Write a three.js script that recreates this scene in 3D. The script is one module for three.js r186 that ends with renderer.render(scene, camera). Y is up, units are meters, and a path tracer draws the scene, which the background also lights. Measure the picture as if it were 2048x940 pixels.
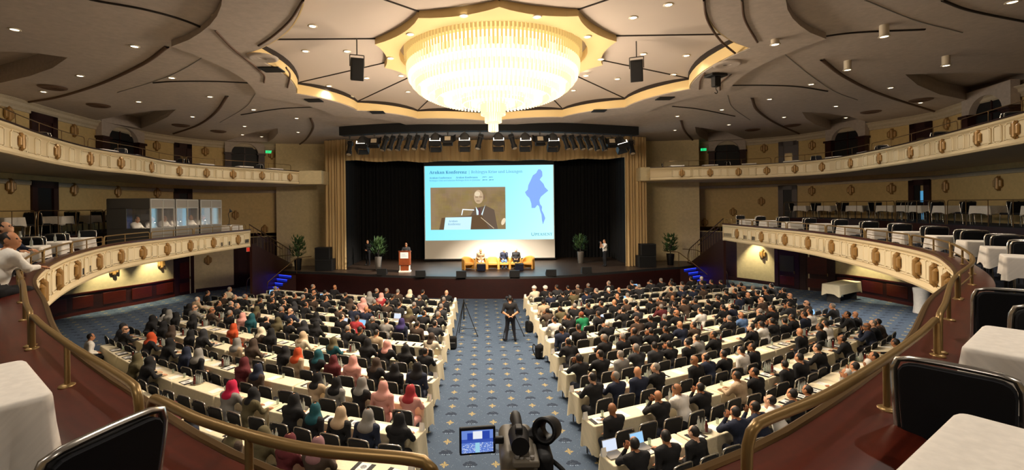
import * as THREE from 'three';
import { mergeGeometries, mergeVertices, toCreasedNormals } from 'three/addons/utils/BufferGeometryUtils.js';
import { RoundedBoxGeometry } from 'three/addons/geometries/RoundedBoxGeometry.js';
import { MarchingCubes } from 'three/addons/objects/MarchingCubes.js';
import { RectAreaLightUniformsLib } from 'three/addons/lights/RectAreaLightUniformsLib.js';

// ---------- camera, sky, exposure ----------
const scene = new THREE.Scene();
scene.background = new THREE.Color(0x000000);
RectAreaLightUniformsLib.init();
const camera = new THREE.PerspectiveCamera(2 * Math.atan(470 / 900) * 180 / Math.PI, 2048 / 940, 0.05, 200);
camera.position.set(0, 5.3, 0);
camera.rotation.z = -0.0115;
camera.setViewOffset(2048, 940, 64, 58, 2048, 940);
const renderer = new THREE.WebGLRenderer({ antialias: true });
renderer.toneMapping = THREE.LinearToneMapping;
renderer.toneMappingExposure = 1.0;
renderer.shadowMap.enabled = true;

// ---------- light levels (candela) of the hall lamps and the added rear downlights ----------
const POWER = { chandelier: 23, chandelierBelow: 80, downlight: 10, addedRearDownlight: 52, stageSpot: 700, underBalcony: 48, screen: 1.8 };
const WARM = 0xfff1e0;

// ---------- heights of the hall in metres ----------
const Y = { stage: 1.24, balcony: 3.7, parapet: 4.2, parapetLow: 3.3, upperLow: 6.8, upperTop: 7.63, upper: 6.98, ceiling: 9.8 };

// ---------- helpers ----------
let seed = 7;
const rnd = () => { seed = (seed + 0x6d2b79f5) | 0; let t = Math.imul(seed ^ (seed >>> 15), 1 | seed); t = (t + Math.imul(t ^ (t >>> 7), 61 | t)) ^ t; return ((t ^ (t >>> 14)) >>> 0) / 4294967296; };
const pick = (a) => a[Math.floor(rnd() * a.length)];
const V = (x, y, z) => new THREE.Vector3(x, y, z);
const used = new Map();
function numbered(n) { const k = used.get(n) ?? 0; used.set(n, k + 1); return k ? n + '_' + String(k).padStart(3, '0') : n; }
function mesh(name, geo, mat, parent) {
  const m = new THREE.Mesh(geo, mat); m.castShadow = m.receiveShadow = true;
  m.name = parent && parent !== scene ? name : numbered(name);
  (parent ?? scene).add(m); return m;
}
function tag(o, label, category, group) { o.userData.label = label; o.userData.category = category; if (group) o.userData.group = group; return o; }
function structure(name, geo, mat, label) { const m = mesh(name, geo, mat); m.userData.kind = 'structure'; if (label) m.userData.label = label; return m; }
function thing(name, label, category, x = 0, y = 0, z = 0, turn = 0, group) {
  const g = new THREE.Group(); g.name = numbered(name); g.position.set(x, y, z); g.rotation.y = turn; scene.add(g);
  return tag(g, label, category, group);
}
function copyOf(o, label, x, y, z, turn, group) {
  const c = o.clone(); c.name = numbered(o.name.replace(/_\d{3}$/, '')); c.userData = { ...o.userData, label }; if (group) c.userData.group = group;
  c.position.set(x, y, z); c.rotation.y = turn; scene.add(c); return c;
}
const put = (g, x = 0, y = 0, z = 0, rx = 0, ry = 0, rz = 0) => { if (rx) g.rotateX(rx); if (rz) g.rotateZ(rz); if (ry) g.rotateY(ry); return g.translate(x, y, z); };
const box = (w, h, d, x = 0, y = 0, z = 0, ry = 0) => put(new THREE.BoxGeometry(w, h, d), x, y, z, 0, ry);
const rbox = (w, h, d, r, x = 0, y = 0, z = 0, ry = 0, seg = 2) => put(new RoundedBoxGeometry(w, h, d, seg, r), x, y, z, 0, ry);
const cyl = (r0, r1, h, n, x = 0, y = 0, z = 0) => put(new THREE.CylinderGeometry(r0, r1, h, n), x, y, z);
const plain = (g) => { const q = g.index ? g.toNonIndexed() : g; for (const k of Object.keys(q.attributes)) if (!['position', 'normal', 'uv'].includes(k)) q.deleteAttribute(k); if (!q.attributes.uv) q.setAttribute('uv', new THREE.Float32BufferAttribute(new Float32Array(q.attributes.position.count * 2), 2)); q.morphAttributes = {}; return q; };
const join = (list) => mergeGeometries(list.map(plain));
const tube = (pts, r, seg = 24, sides = 6, closed = false, tension = 0.5) => new THREE.TubeGeometry(new THREE.CatmullRomCurve3(pts.map((p) => V(...p)), closed, 'catmullrom', tension), seg, r, sides, closed);
const bar = (a, b, r, sides = 6) => { const A = V(...a), B = V(...b), L = A.distanceTo(B), g = new THREE.CylinderGeometry(r, r, L, sides, 1); g.applyQuaternion(new THREE.Quaternion().setFromUnitVectors(V(0, 1, 0), B.clone().sub(A).normalize())); return g.translate(...A.add(B).multiplyScalar(0.5).toArray()); };
const lathe = (pts, n = 24) => new THREE.LatheGeometry(pts.map(([r, y]) => new THREE.Vector2(r, y)), n);
function shapeOf(pts) { const s = new THREE.Shape(); pts.forEach(([x, z], i) => (i ? s.lineTo(x, -z) : s.moveTo(x, -z))); return s; }
// a flat slab whose outline lies in plan ([x, z]); its underside is at y0, its top at y1
function slab(pts, y0, y1, holes = [], bevel = 0) {
  const s = shapeOf(pts); for (const h of holes) s.holes.push(new THREE.Path(h.map(([x, z]) => new THREE.Vector2(x, -z))));
  const g = new THREE.ExtrudeGeometry(s, { depth: y1 - y0, bevelEnabled: bevel > 0, bevelSize: bevel, bevelThickness: bevel, bevelSegments: 2, curveSegments: 6 });
  return g.rotateX(-Math.PI / 2).translate(0, y0, 0);
}
// plan curve through [x, z] points, resampled evenly
function planCurve(pts, n) { return new THREE.CatmullRomCurve3(pts.map(([x, z]) => V(x, 0, z)), false, 'centripetal').getSpacedPoints(n); }
// sweep a profile [[outward, y], ...] along a plan path; 'outward' is to the left of travel
function sweep(path, profile, closedProfile = true, uvScale = 1) {
  const pos = [], uv = [], idx = []; const n = path.length, P = closedProfile ? [...profile, profile[0]] : profile; let s = 0;
  for (let i = 0; i < n; i++) {
    const a = path[Math.max(0, i - 1)], b = path[Math.min(n - 1, i + 1)]; const t = b.clone().sub(a).setY(0).normalize(); const nx = t.z, nz = -t.x;
    if (i) s += path[i].distanceTo(path[i - 1]); let l = 0;
    P.forEach(([o, y], j) => { if (j) l += Math.hypot(o - P[j - 1][0], y - P[j - 1][1]); pos.push(path[i].x + nx * o, y, path[i].z + nz * o); uv.push(s * uvScale, l * uvScale); });
  }
  const m = P.length;
  for (let i = 0; i < n - 1; i++) for (let j = 0; j < m - 1; j++) { const a = i * m + j, b = a + 1, c = a + m, d = c + 1; idx.push(a, b, c, b, d, c); }
  if (closedProfile) for (const [i, flip] of [[0, 1], [n - 1, 0]]) for (let j = 1; j < m - 2; j++) { const a = i * m, b = a + j, c = a + j + 1; flip ? idx.push(a, c, b) : idx.push(a, b, c); }
  const g = new THREE.BufferGeometry(); g.setAttribute('position', new THREE.Float32BufferAttribute(pos, 3)); g.setAttribute('uv', new THREE.Float32BufferAttribute(uv, 2)); g.setIndex(idx);
  return toCreasedNormals(g, 0.6);
}
// a frame (point, tangent, outward direction, turn) at arc length s along an evenly sampled path
function along(path) {
  const L = [0]; for (let i = 1; i < path.length; i++) L.push(L[i - 1] + path[i].distanceTo(path[i - 1]));
  const at = (s) => { let i = 1; while (i < path.length - 1 && L[i] < s) i++; const k = (s - L[i - 1]) / (L[i] - L[i - 1]); const p = path[i - 1].clone().lerp(path[i], k), a = path[Math.max(0, i - 2)], b = path[Math.min(path.length - 1, i + 1)], t = b.clone().sub(a).normalize(); return { p, t, out: V(t.z, 0, -t.x), turn: Math.atan2(t.z, -t.x) }; };
  return { length: L[L.length - 1], at };
}
// ---------- textures ----------
function noiseTexture(size, fn, srgb = true) {
  const d = new Uint8Array(size * size * 4);
  for (let y = 0; y < size; y++) for (let x = 0; x < size; x++) { const c = fn(x / size, y / size); const o = (y * size + x) * 4; d[o] = c[0]; d[o + 1] = c[1]; d[o + 2] = c[2]; d[o + 3] = 255; }
  const t = new THREE.DataTexture(d, size, size); t.wrapS = t.wrapT = THREE.RepeatWrapping; t.magFilter = THREE.LinearFilter; t.minFilter = THREE.LinearMipmapLinearFilter; if (srgb) t.colorSpace = THREE.SRGBColorSpace; t.needsUpdate = true; return t;
}
const hash = (x, y) => { let h = Math.imul(x | 0, 374761393) ^ Math.imul(y | 0, 668265263); h = Math.imul(h ^ (h >>> 13), 1274126177); return ((h ^ (h >>> 16)) >>> 0) / 4294967296; };
const vnoise = (x, y, w) => { const ix = Math.floor(x), iy = Math.floor(y), fx = x - ix, fy = y - iy, s = fx * fx * (3 - 2 * fx), t = fy * fy * (3 - 2 * fy), q = (a, b) => hash(((a % w) + w) % w, ((b % w) + w) % w); return (q(ix, iy) * (1 - s) + q(ix + 1, iy) * s) * (1 - t) + (q(ix, iy + 1) * (1 - s) + q(ix + 1, iy + 1) * s) * t; };
const fbm = (u, v, f) => vnoise(u * f, v * f, f) * 0.5 + vnoise(u * f * 2, v * f * 2, f * 2) * 0.3 + vnoise(u * f * 4, v * f * 4, f * 4) * 0.2;
const grain = (r, g, b, amp, f, sx = 1, sy = 1) => (u, v) => { const k = 1 + (fbm(u * sx, v * sy, f) - 0.5) * amp; return [Math.min(255, r * k), Math.min(255, g * k), Math.min(255, b * k)]; };
const rep = (t, x, y = x) => { const c = t.clone(); c.repeat.set(x, y); c.needsUpdate = true; return c; };
function canvasTexture(w, h, draw) { const c = document.createElement('canvas'); c.width = w; c.height = h; draw(c.getContext('2d'), w, h); const t = new THREE.CanvasTexture(c); t.colorSpace = THREE.SRGBColorSpace; t.wrapS = t.wrapT = THREE.RepeatWrapping; return t; }
const std = (color, roughness = 0.7, extra = {}) => new THREE.MeshStandardMaterial({ color, roughness, side: THREE.DoubleSide, ...extra });
const glow = (color, strength, base = color) => new THREE.MeshStandardMaterial({ color: base, emissive: color, emissiveIntensity: strength, roughness: 0.5 });

const plasterT = noiseTexture(256, grain(235, 235, 235, 0.10, 16));
const woodT = noiseTexture(512, (u, v) => { const k = fbm(u * 1, v, 4) * 0.5 + fbm(u, v, 64) * 0.25 + vnoise(u * 6, v * 96, 96) * 0.35; return [205 * (0.62 + k * 0.5), 195 * (0.55 + k * 0.55), 190 * (0.55 + k * 0.5)]; });
const clothT = noiseTexture(256, grain(245, 245, 245, 0.08, 32));
const weaveT = noiseTexture(128, (u, v) => { const k = 200 + 40 * Math.sin(u * 400) * Math.sin(v * 400) + 20 * hash(u * 128, v * 128); return [k, k, k]; });
const carpetT = canvasTexture(1024, 1024, (c, w) => {
  c.fillStyle = '#3e4d61'; c.fillRect(0, 0, w, w);
  for (let i = 0; i < 9000; i++) { const k = 90 + Math.floor(hash(i, 1) * 60); c.fillStyle = `rgba(${k - 34},${k - 6},${k + 16},0.35)`; c.fillRect(hash(i, 2) * w, hash(i, 3) * w, 5, 5); }
  const tall = (draw) => (x, y) => { c.save(); c.translate(x, y); c.scale(1.15, 1.75); draw(0, 0); c.restore(); };
  const tree = tall((x, y) => { c.fillStyle = '#1c2a3e'; c.beginPath(); for (const [dx, dy, r] of [[-90, 10, 38], [-50, -22, 46], [0, -36, 50], [50, -22, 46], [90, 10, 38], [0, 4, 60]]) { c.moveTo(x + dx + r, y + dy); c.ellipse(x + dx, y + dy, r, r * 0.8, 0, 0, 7); } c.fill(); c.fillRect(x - 14, y + 40, 28, 40); c.fillStyle = '#7d92a6'; for (const dx of [-60, -20, 24, 62]) { c.beginPath(); c.ellipse(x + dx, y + 52, 14, 8, 0, 0, 7); c.fill(); } });
  const lily = tall((x, y) => { c.fillStyle = '#958659'; for (const a of [0, 1, 2, 3]) { c.save(); c.translate(x, y); c.rotate(a * Math.PI / 2); c.beginPath(); c.ellipse(0, -44, 15, 36, 0, 0, 7); c.fill(); c.beginPath(); c.ellipse(24, -34, 8, 18, 0.7, 0, 7); c.fill(); c.restore(); } c.beginPath(); c.arc(x, y, 16, 0, 7); c.fill(); });
  tree(256, 240); lily(256, 760); tree(768, 752); lily(768, 250);
  c.fillStyle = '#94a2ae'; for (let i = 0; i < 60; i++) { c.beginPath(); c.arc(hash(i, 5) * w, hash(i, 6) * w, 5, 0, 7); c.fill(); }
});
carpetT.repeat.set(1 / 1.06, 1 / 0.9);

// ---------- materials ----------
const M = {
  carpet: std(0xffffff, 0.95, { map: carpetT }),
  ceiling: std(0xc2b5aa, 0.9, { map: rep(plasterT, 0.5) }),
  ceilingRecess: std(0xc2b5aa, 0.9, { map: rep(plasterT, 0.5) }),
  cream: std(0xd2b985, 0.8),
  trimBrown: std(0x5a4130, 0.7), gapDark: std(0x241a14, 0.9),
  wallYellow: std(0xdcc086, 0.85, { map: rep(plasterT, 0.5) }),
  wallCream: std(0xe2d0a4, 0.85, { map: rep(plasterT, 0.5) }),
  wallGrey: std(0xcdbfa6, 0.85, { map: rep(plasterT, 0.5) }),
  parapet: std(0xdcc9a2, 0.6), parapetRelief: std(0xe6d6b2, 0.55),
  wood: std(0x6e2c1c, 0.34, { map: rep(woodT, 0.7, 0.7) }), woodDark: std(0x421a14, 0.45, { map: rep(woodT, 0.6, 0.6) }), woodRed: std(0x6b2a20, 0.32, { map: rep(woodT, 0.8, 0.8) }),
  brass: std(0x94784a, 0.38, { metalness: 0.6 }), brassDark: std(0x6d5433, 0.4, { metalness: 0.7 }), gold: std(0x8f6a38, 0.5, { metalness: 0.35 }),
  chrome: std(0xb9b4ac, 0.25, { metalness: 0.9 }),
  black: std(0x0b0b0d, 0.6), blackCloth: std(0x060607, 0.95), blackSeat: std(0x10131c, 0.9, { map: rep(weaveT, 4) }), navy: std(0x141a35, 0.9),
  curtain: std(0xc4a878, 0.75), stageFloor: std(0x655a50, 0.42, { map: rep(woodT, 0.5, 0.5) }),
  white: std(0xefe9dd, 0.8), cloth: std(0xefe3c2, 0.85, { map: rep(clothT, 1) }), clothWhite: std(0xf2ece2, 0.85, { map: rep(clothT, 1) }),
  paper: std(0xf3f0e8, 0.8), grey: std(0x8a8680, 0.7), greyDark: std(0x3a3836, 0.7), blueLed: glow(0x2a40ff, 2.2, 0x101840),
  lamp: glow(0xfff0d0, 9), exit: glow(0x1fd07a, 1.2), leaf: std(0x2c4a22, 0.7),
};

// ---------- the hall ----------
const plan = {
  lowerL: [[-21.5, 6], [-21.5, -6], [-21.3, -17], [-20.6, -22.5], ...[[-20.08,-23.7],[-19.03,-25.87],[-18.27,-28.5],[-16.63,-29.95]].map((p) => p), [-15.5, -31.6], [-12.5, -32.2]],
  lowerR: [[14, -32.8], [16.2, -31.8], ...[[17.53,-30.79],[18.61,-28.97],[19.42,-27.36]], [21, -26], [22, -20], [22.5, -12], [22.5, 6]],
  upperL: [[-17.5, 6], [-17.8, -4], [-18.2, -11], ...[[-18.57,-17.46],[-19.04,-19.86],[-19.41,-22.77],[-19.46,-25.83],[-18.7,-28.35],[-17.06,-30.26],[-14.4,-31.71],[-11.06,-32.26]]],
  upperR: [...[[12.79,-33.73],[14.54,-33.6],[16.92,-33.01],[18.92,-32.16],[21.37,-30.08],[22.56,-25.8],[23.22,-23.06],[22.32,-20.38],[21.58,-17.8]], [21, -10], [20.6, -4], [20.4, 6]],
  // outer edges of the two tiers of parapets, from the stage round to the middle
  tierL: [...[[-12.18,-23.74],[-12.44,-20.72],[-12.4,-18.04],[-12.14,-15.08],[-10.66,-11.83],[-8.77,-9.01],[-7.09,-7.04]], [-5.3, -5.35], ...[[-3.62,-3.76],[-2.44,-2.84],[-1.99,-2.52],[-1.37,-2.07]], [-0.75, -1.72], [0, -1.56]],
  tierR: [[0, -1.56], [0.55, -1.62], ...[[1.19,-1.9],[1.65,-2.18],[3.16,-3.27]], [5, -4.9], ...[[6.84,-6.38],[8.34,-7.93],[9.86,-9.86],[11.22,-12.66],[12.61,-17.19],[12.9,-20.39],[13.18,-24.39]]],
  upL: [...[[-11.38,-28.27],[-12.81,-25.85],[-14.2,-24.07],[-14.96,-21.82],[-14.5,-19.09],[-14.44,-16.93],[-13.8,-14.92],[-12.89,-12.92],[-12.06,-11.33]], [-10.9, -8.4], [-9.4, -5], [-9, 0], [-9, 5.9]],
  upR: [[10.5, 5.9], [10.6, 0], [11.2, -5], [12.6, -8.4], ...[[14.47,-11.95],[15.31,-13.75],[16.3,-15.95],[17.77,-20.01],[18.56,-24.35],[16.82,-27.04],[14.52,-27.74],[12.16,-28.14],[10.87,-28.69]]],
};
const floorPlan = [[-26, 7], [26, 7], [26, -37], [-26, -37]];
{ const g = slab(floorPlan, -0.2, 0); structure('floor', g, M.carpet, 'blue hotel carpet with dark tree and gold lily motifs'); }

// walls: solid strips, inner face on the plan line
const wallSweep = (pts, y0, y1, n, out) => sweep(planCurve(pts, n), out > 0 ? [[0, y0], [0.25, y0], [0.25, y1], [0, y1]] : [[0, y0], [0, y1], [-0.25, y1], [-0.25, y0]]);
// tiers run from behind the camera to the stage on the lectern side, and back on the other
structure('wall_left', wallSweep(plan.lowerL, 0, Y.parapetLow + 0.05, 60, 1), M.wallCream);
structure('wall_right', wallSweep(plan.lowerR, 0, Y.parapetLow + 0.05, 60, 1), M.wallCream);
structure('wall_middle_left', wallSweep(plan.upperL, Y.balcony - 0.1, Y.upperLow + 0.1, 60, 1), M.wallYellow);
structure('wall_middle_right', wallSweep(plan.upperR, Y.balcony - 0.1, Y.upperLow + 0.1, 60, 1), M.wallYellow);
structure('wall_upper_left', wallSweep(plan.upperL, Y.upperLow + 0.1, Y.ceiling + 0.1, 60, 1), M.wallYellow);
structure('wall_upper_right', wallSweep(plan.upperR, Y.upperLow + 0.1, Y.ceiling + 0.1, 60, 1), M.wallYellow);
structure('wall_back', join([box(52, 12.2, 0.3, 0, 6, 6.9), box(0.3, 12.2, 44, -26, 6, -15), box(0.3, 12.2, 44, 26, 6, -15), box(52, 12.2, 0.3, 0, 6, -36.9)]), M.wallYellow);
// cornices
for (const [k, side] of [['upperL', 'left'], ['upperR', 'right']]) {
  const p = planCurve(plan[k], 70);
  structure('trim_cornice_' + side, sweep(p, [[0.02, Y.ceiling - 0.42], [-0.06, Y.ceiling - 0.4], [-0.07, Y.ceiling - 0.3], [-0.16, Y.ceiling - 0.22], [-0.18, Y.ceiling - 0.1], [-0.3, Y.ceiling - 0.02], [-0.3, Y.ceiling + 0.01], [0.02, Y.ceiling + 0.01]]), M.wallGrey);
  structure('trim_picture_rail_' + side, sweep(p, [[0.02, Y.upperLow - 0.42], [-0.05, Y.upperLow - 0.4], [-0.07, Y.upperLow - 0.25], [0.02, Y.upperLow - 0.2]]), M.wallGrey);
}

// balcony slabs
const tierPathL = planCurve(plan.tierL, 90), tierPathR = planCurve(plan.tierR, 90);
const upPathL = planCurve(plan.upL, 80), upPathR = planCurve(plan.upR, 80);
const xz = (p) => [p.x, p.z];
const tierEdge = [...tierPathL, ...tierPathR.slice(1)].map(xz);
const wallL = planCurve(plan.upperL, 40).map(xz), wallR = planCurve(plan.upperR, 40).map(xz);
const closeL = wallL.filter(([x, z]) => z < 6.8 && z > -26.5), closeR = wallR.filter(([x, z]) => z > -26.5);
const balconyCarpet = std(0x202a3c, 0.95);
structure('floor_balcony', slab([...tierEdge, ...closeR, [20.4, 6.8], [-17.5, 6.8], ...closeL], Y.balcony - 0.18, Y.balcony), balconyCarpet);
structure('ceiling_under_balcony', slab([...tierEdge, [15.5, -26.4], [22.4, -24], [22.4, 6.8], [-21.4, 6.8], [-21.4, -22], [-15.5, -26.4]], Y.parapetLow + 0.02, Y.parapetLow + 0.2), M.wallGrey);
const upL = upPathL.map(xz), upR = upPathR.map(xz);
structure('floor_upper_balcony_left', slab([...upL, [-17.5, 6.5], ...wallL.slice(1), [-11.6, -31.5]], Y.upperLow + 0.02, Y.upper), M.wallGrey);
structure('floor_upper_balcony_right', slab([...upR, [10.6, -32], ...wallR, [20.4, 6.5]], Y.upperLow + 0.02, Y.upper), M.wallGrey);

// parapets: cream moulded face, timber capping on the lower tier
const facePlan = (path, y0, y1) => sweep(path, [[0, y1], [0.06, y1 - 0.02], [0.06, y1 - 0.08], [0.02, y1 - 0.12], [0, y1 - 0.14], [0, y0 + 0.16], [0.03, y0 + 0.13], [0.05, y0 + 0.06], [0.02, y0], [-0.1, y0], [-0.1, y1 - 0.06]]);
const parapets = {
  tierL: structure('parapet_lower_left', facePlan(tierPathL, Y.parapetLow, Y.parapet - 0.04), M.parapet),
  tierR: structure('parapet_lower_right', facePlan(tierPathR, Y.parapetLow, Y.parapet - 0.04), M.parapet),
  upL: structure('parapet_upper_left', facePlan(upPathL, Y.upperLow, Y.upperTop - 0.03), M.parapet),
  upR: structure('parapet_upper_right', facePlan(upPathR, Y.upperLow, Y.upperTop - 0.03), M.parapet),
};
for (const o of Object.values(parapets)) o.userData.label = 'cream balcony parapet with moulded cartouche panels';
const cap = (path) => sweep(path, [[0.09, Y.parapet], [0.09, Y.parapet - 0.035], [-0.26, Y.parapet - 0.1], [-0.3, Y.parapet - 0.08], [-0.3, Y.parapet - 0.055], [-0.27, Y.parapet - 0.04], [0.05, Y.parapet + 0.012]]);
const innerFace = (path) => sweep(path, [[-0.145, Y.parapet - 0.1], [-0.145, Y.balcony], [-0.2, Y.balcony], [-0.2, Y.parapet - 0.1]]);
for (const [p, s] of [[tierPathL, 'left'], [tierPathR, 'right']]) {
  structure('trim_capping_' + s, cap(p), M.wood, 'polished dark timber capping of the lower balcony');
  structure('trim_capping_edge_' + s, sweep(p, [[0.085, Y.parapet + 0.004], [0.1, Y.parapet + 0.018], [0.085, Y.parapet + 0.03], [0.06, Y.parapet + 0.026], [0.055, Y.parapet + 0.012]]), M.brassDark);
  structure('trim_inner_lining_' + s, innerFace(p), M.woodDark);
}
for (const [p, s] of [[upPathL, 'left'], [upPathR, 'right']]) structure('trim_upper_capping_' + s, sweep(p, [[0.08, Y.upperTop - 0.03], [0.08, Y.upperTop], [-0.22, Y.upperTop], [-0.22, Y.upperTop - 0.03]]), M.woodDark);
// blunt ends of the parapets next to the stage
structure('parapet_end_left', join([box(1.5, 0.85, 1.5, -10.75, Y.upperLow + 0.43, -29.2), ]), M.wallCream);
structure('parapet_end_right', box(1.6, 0.85, 1.2, 11.1, Y.upperLow + 0.43, -29.4), M.wallCream);

// ---------- ceiling ----------
const CX = 0.55, CZ = -15.5;
const cusps = [90, 118, 142, 168, 202, 238, 270, 302, 338, 372, 398, 422, 450]; // directions of the star points in degrees
function star(R, dip, z0 = CZ, x0 = CX, per = 8) { const out = []; for (let c = 0; c < 12; c++) for (let i = 0; i < per; i++) { const k = i / per, a = (cusps[c] + (cusps[c + 1] - cusps[c]) * k) * Math.PI / 180, r = R - dip * (cusps[c + 1] - cusps[c]) / 28 * Math.sin(k * Math.PI) ** 0.75; out.push([x0 + r * Math.cos(a), z0 - r * Math.sin(a)]); } return out; }
const ringInner = star(7.65, 0.6), ringOuter = star(9.4, 0.8);
const lunettes = [
  [[-14.04,-12.43],[-13.41,-12.62],[-12.61,-12.81],[-12.06,-13.22],[-13.41,-14.17],[-14.93,-14.98],[-16.76,-15.76],[-18.4,-16.28]],
  [[-19.19,-22.52],[-16.66,-21.19],[-14.87,-20.5],[-13.63,-20.25],[-15.14,-21.87],[-16.96,-23.48],[-18.72,-24.88]],
  [[-16.78,-29.82],[-14.2,-27.29],[-12.5,-25.96],[-11.36,-25.37],[-12.02,-26.89],[-13.12,-28.78],[-14.31,-30.48]],
  [[20.53,-16.02],[19.45,-16.04],[17.74,-15.91],[16.33,-15.92],[15.16,-15.99],[17.03,-17.46],[19.54,-19.07],[22.29,-20.38],[21.83,-17.82]],
  [[22.47,-25.8],[19.59,-23.76],[17.49,-22.75],[16.1,-22.43],[17.57,-24.18],[19.66,-26.25],[21.85,-27.95]],
  [[18.66,-31.66],[15.82,-28.66],[13.97,-27.24],[12.7,-26.46],[13.64,-28.32],[14.95,-30.47],[16.5,-32.47]],
];
structure('ceiling', slab([[-26, 7], [26, 7], [26, -37], [-26, -37]], Y.ceiling, Y.ceiling + 0.3, [star(8.95, 0.7), ...lunettes]), M.ceiling, 'greige plaster ceiling with recessed lights');
// vaulted pockets above the arched doors
for (const l of lunettes) {
  const cx = l.reduce((a, p) => a + p[0], 0) / l.length, cz = l.reduce((a, p) => a + p[1], 0) / l.length, big = l.map(([x, z]) => [cx + (x - cx) * 1.06, cz + (z - cz) * 1.06]);
  structure('ceiling_vault', join([slab(big, Y.ceiling + 0.62, Y.ceiling + 0.72), sweep([...big, big[0]].map(([x, z]) => V(x, 0, z)), [[0, Y.ceiling + 0.2], [0, Y.ceiling + 0.67], [0.05, Y.ceiling + 0.67], [0.05, Y.ceiling + 0.2]])]), M.ceiling, 'shadowed vault pocket over an arched door');
}
const ring = structure('ceiling_ring', slab(ringOuter, Y.ceiling - 0.16, Y.ceiling + 0.32, [ringInner]), M.ceiling, 'dropped star-shaped ceiling ring');
const pathOf = (pts) => [...pts, pts[0]].map(([x, z]) => V(x, 0, z));
// inner riser of the ring; cream colour stands for chandelier light on it
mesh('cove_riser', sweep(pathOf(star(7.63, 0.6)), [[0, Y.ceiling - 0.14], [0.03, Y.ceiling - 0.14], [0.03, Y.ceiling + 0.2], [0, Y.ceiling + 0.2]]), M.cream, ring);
// shallow cone of the recess
const recess = structure('ceiling_recess', put(lathe([[9.2, Y.ceiling + 0.05], [2.6, Y.ceiling + 0.95], [2.6, Y.ceiling + 1.05], [9.2, Y.ceiling + 0.45]], 84), CX, 0, CZ), M.ceilingRecess, 'recessed ceiling of wedge panels round the chandelier');
for (let i = 0; i < 12; i++) { const a = cusps[i] * Math.PI / 180, f = (r, y) => [CX + r * Math.cos(a), y, CZ - r * Math.sin(a)]; mesh('panel_joint', bar(f(8.4, Y.ceiling + 0.145), f(2.8, Y.ceiling + 0.91), 0.026, 5), M.gapDark, recess); }
// dark strip painted in for the shade of the gap above the riser
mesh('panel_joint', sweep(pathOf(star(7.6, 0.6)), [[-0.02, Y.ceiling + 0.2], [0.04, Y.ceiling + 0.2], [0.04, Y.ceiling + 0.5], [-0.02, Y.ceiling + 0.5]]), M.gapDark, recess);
// the star plate that carries the chandelier
const plateY = Y.ceiling + 0.56;
const plateHole = []; for (let i = 0; i < 40; i++) plateHole.push([CX - 0.05 + 3.18 * Math.cos(i * Math.PI / 20), CZ + 3.18 * Math.sin(i * Math.PI / 20)]);
structure('ceiling_star_plate', slab(star(4.05, 0.32), plateY, plateY + 0.3, [plateHole]), M.cream, 'cream star-shaped plate round the chandelier');
structure('ceiling_well', put(lathe([[3.3, plateY + 0.1], [3.3, plateY + 0.9], [0.01, plateY + 0.9], [0.01, plateY + 1.0], [3.4, plateY + 1.0], [3.4, plateY + 0.1]], 40), CX - 0.05, 0, CZ), M.cream);
// joints and timber fillets of the outer ceiling
const outerJoints = [[[-8.36,-9.35],[-8.18,-9.62],[-7.45,-10.08],[-6.94,-10.75],[-6.71,-11.71]], [[-11.51,-15.91],[-10.63,-15.76],[-9.26,-15.82],[-7.91,-16.13]], [[-11.36,-21.49],[-8.97,-20.29],[-7.05,-19.98]],
  [[8.7,-13.14],[9.07,-12.48],[9.89,-11.97],[11.7,-11.78]], [[9.48,-17.14],[11.14,-17.21],[12.49,-17.49],[14.14,-18.24]], [[8.91,-20.71],[10.53,-21.44],[13.23,-23.26]], [[10.42,-10.09],[11.64,-10.64],[13.75,-11.33],[14.76,-11.61]]];
for (const p of outerJoints) structure('ceiling_joint', tube(p.map(([x, z]) => [x, Y.ceiling - 0.005, z]), 0.035, 24, 5), M.gapDark);
const seams = [[[-6.9,-11.98],[-8.34,-13.48],[-10.68,-15.33],[-13.81,-17.21]], [[-8.63,-17.45],[-10.4,-20.01],[-13.48,-23.41]], [[8.9,-13.28],[11.73,-15.92],[14.52,-18.34],[16.76,-19.92]], [[10.35,-18.72],[11.94,-21.18],[14.71,-24.43]], [[8.65,-10.05],[10.87,-11.19],[12.98,-12.06]]];
for (const p of seams) structure('ceiling_seam', tube(p.map(([x, z]) => [x, Y.ceiling, z]), 0.018, 24, 5), M.grey);
const fillets = [[[-8.56,-12.38],[-10.32,-13.83],[-13.43,-15.96],[-16.41,-17.64],[-18.45,-18.46]], [[-9.99,-17.86],[-12.3,-20.98],[-15.04,-24.04],[-18.09,-26.64]], [[-8.38,-22.39],[-9.29,-25.18],[-11.3,-29.35],[-13.21,-32.61]],
  [[10.81,-14.16],[13.16,-16.16],[16.74,-18.77],[22.81,-22.56]], [[11.67,-19.22],[13.51,-21.82],[16.63,-25.28],[20.91,-29.42]], [[10.86,-24.2],[12.75,-27.88],[15.91,-33.18]]];
for (const p of fillets) structure('trim_ceiling_fillet', tube(p.map(([x, z]) => [x, Y.ceiling - 0.01, z]), 0.06, 30, 6), M.trimBrown);
const ringFillets = [[[-3.64,-9.39],[-4.33,-10.38],[-5.17,-11.33],[-5.85,-11.98]], [[-6.37,-10.91],[-6.65,-12.3],[-6.84,-14.1]], [[4.83,-9.6],[5.43,-10.65],[6.43,-11.96],[7.43,-13.02]], [[5.65,-9.62],[6.34,-10.68],[7.54,-12.15]], [[8.37,-17.06],[7.8,-15.82],[7.51,-14.92]], [[9.25,-17.25],[8.71,-16.18],[8.49,-15.13]], [[-6.87,-16.18],[-6.14,-14.66],[-5.93,-13.88]], [[-7.39,-15.5],[-6.97,-14.63],[-6.84,-13.84]]];
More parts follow.
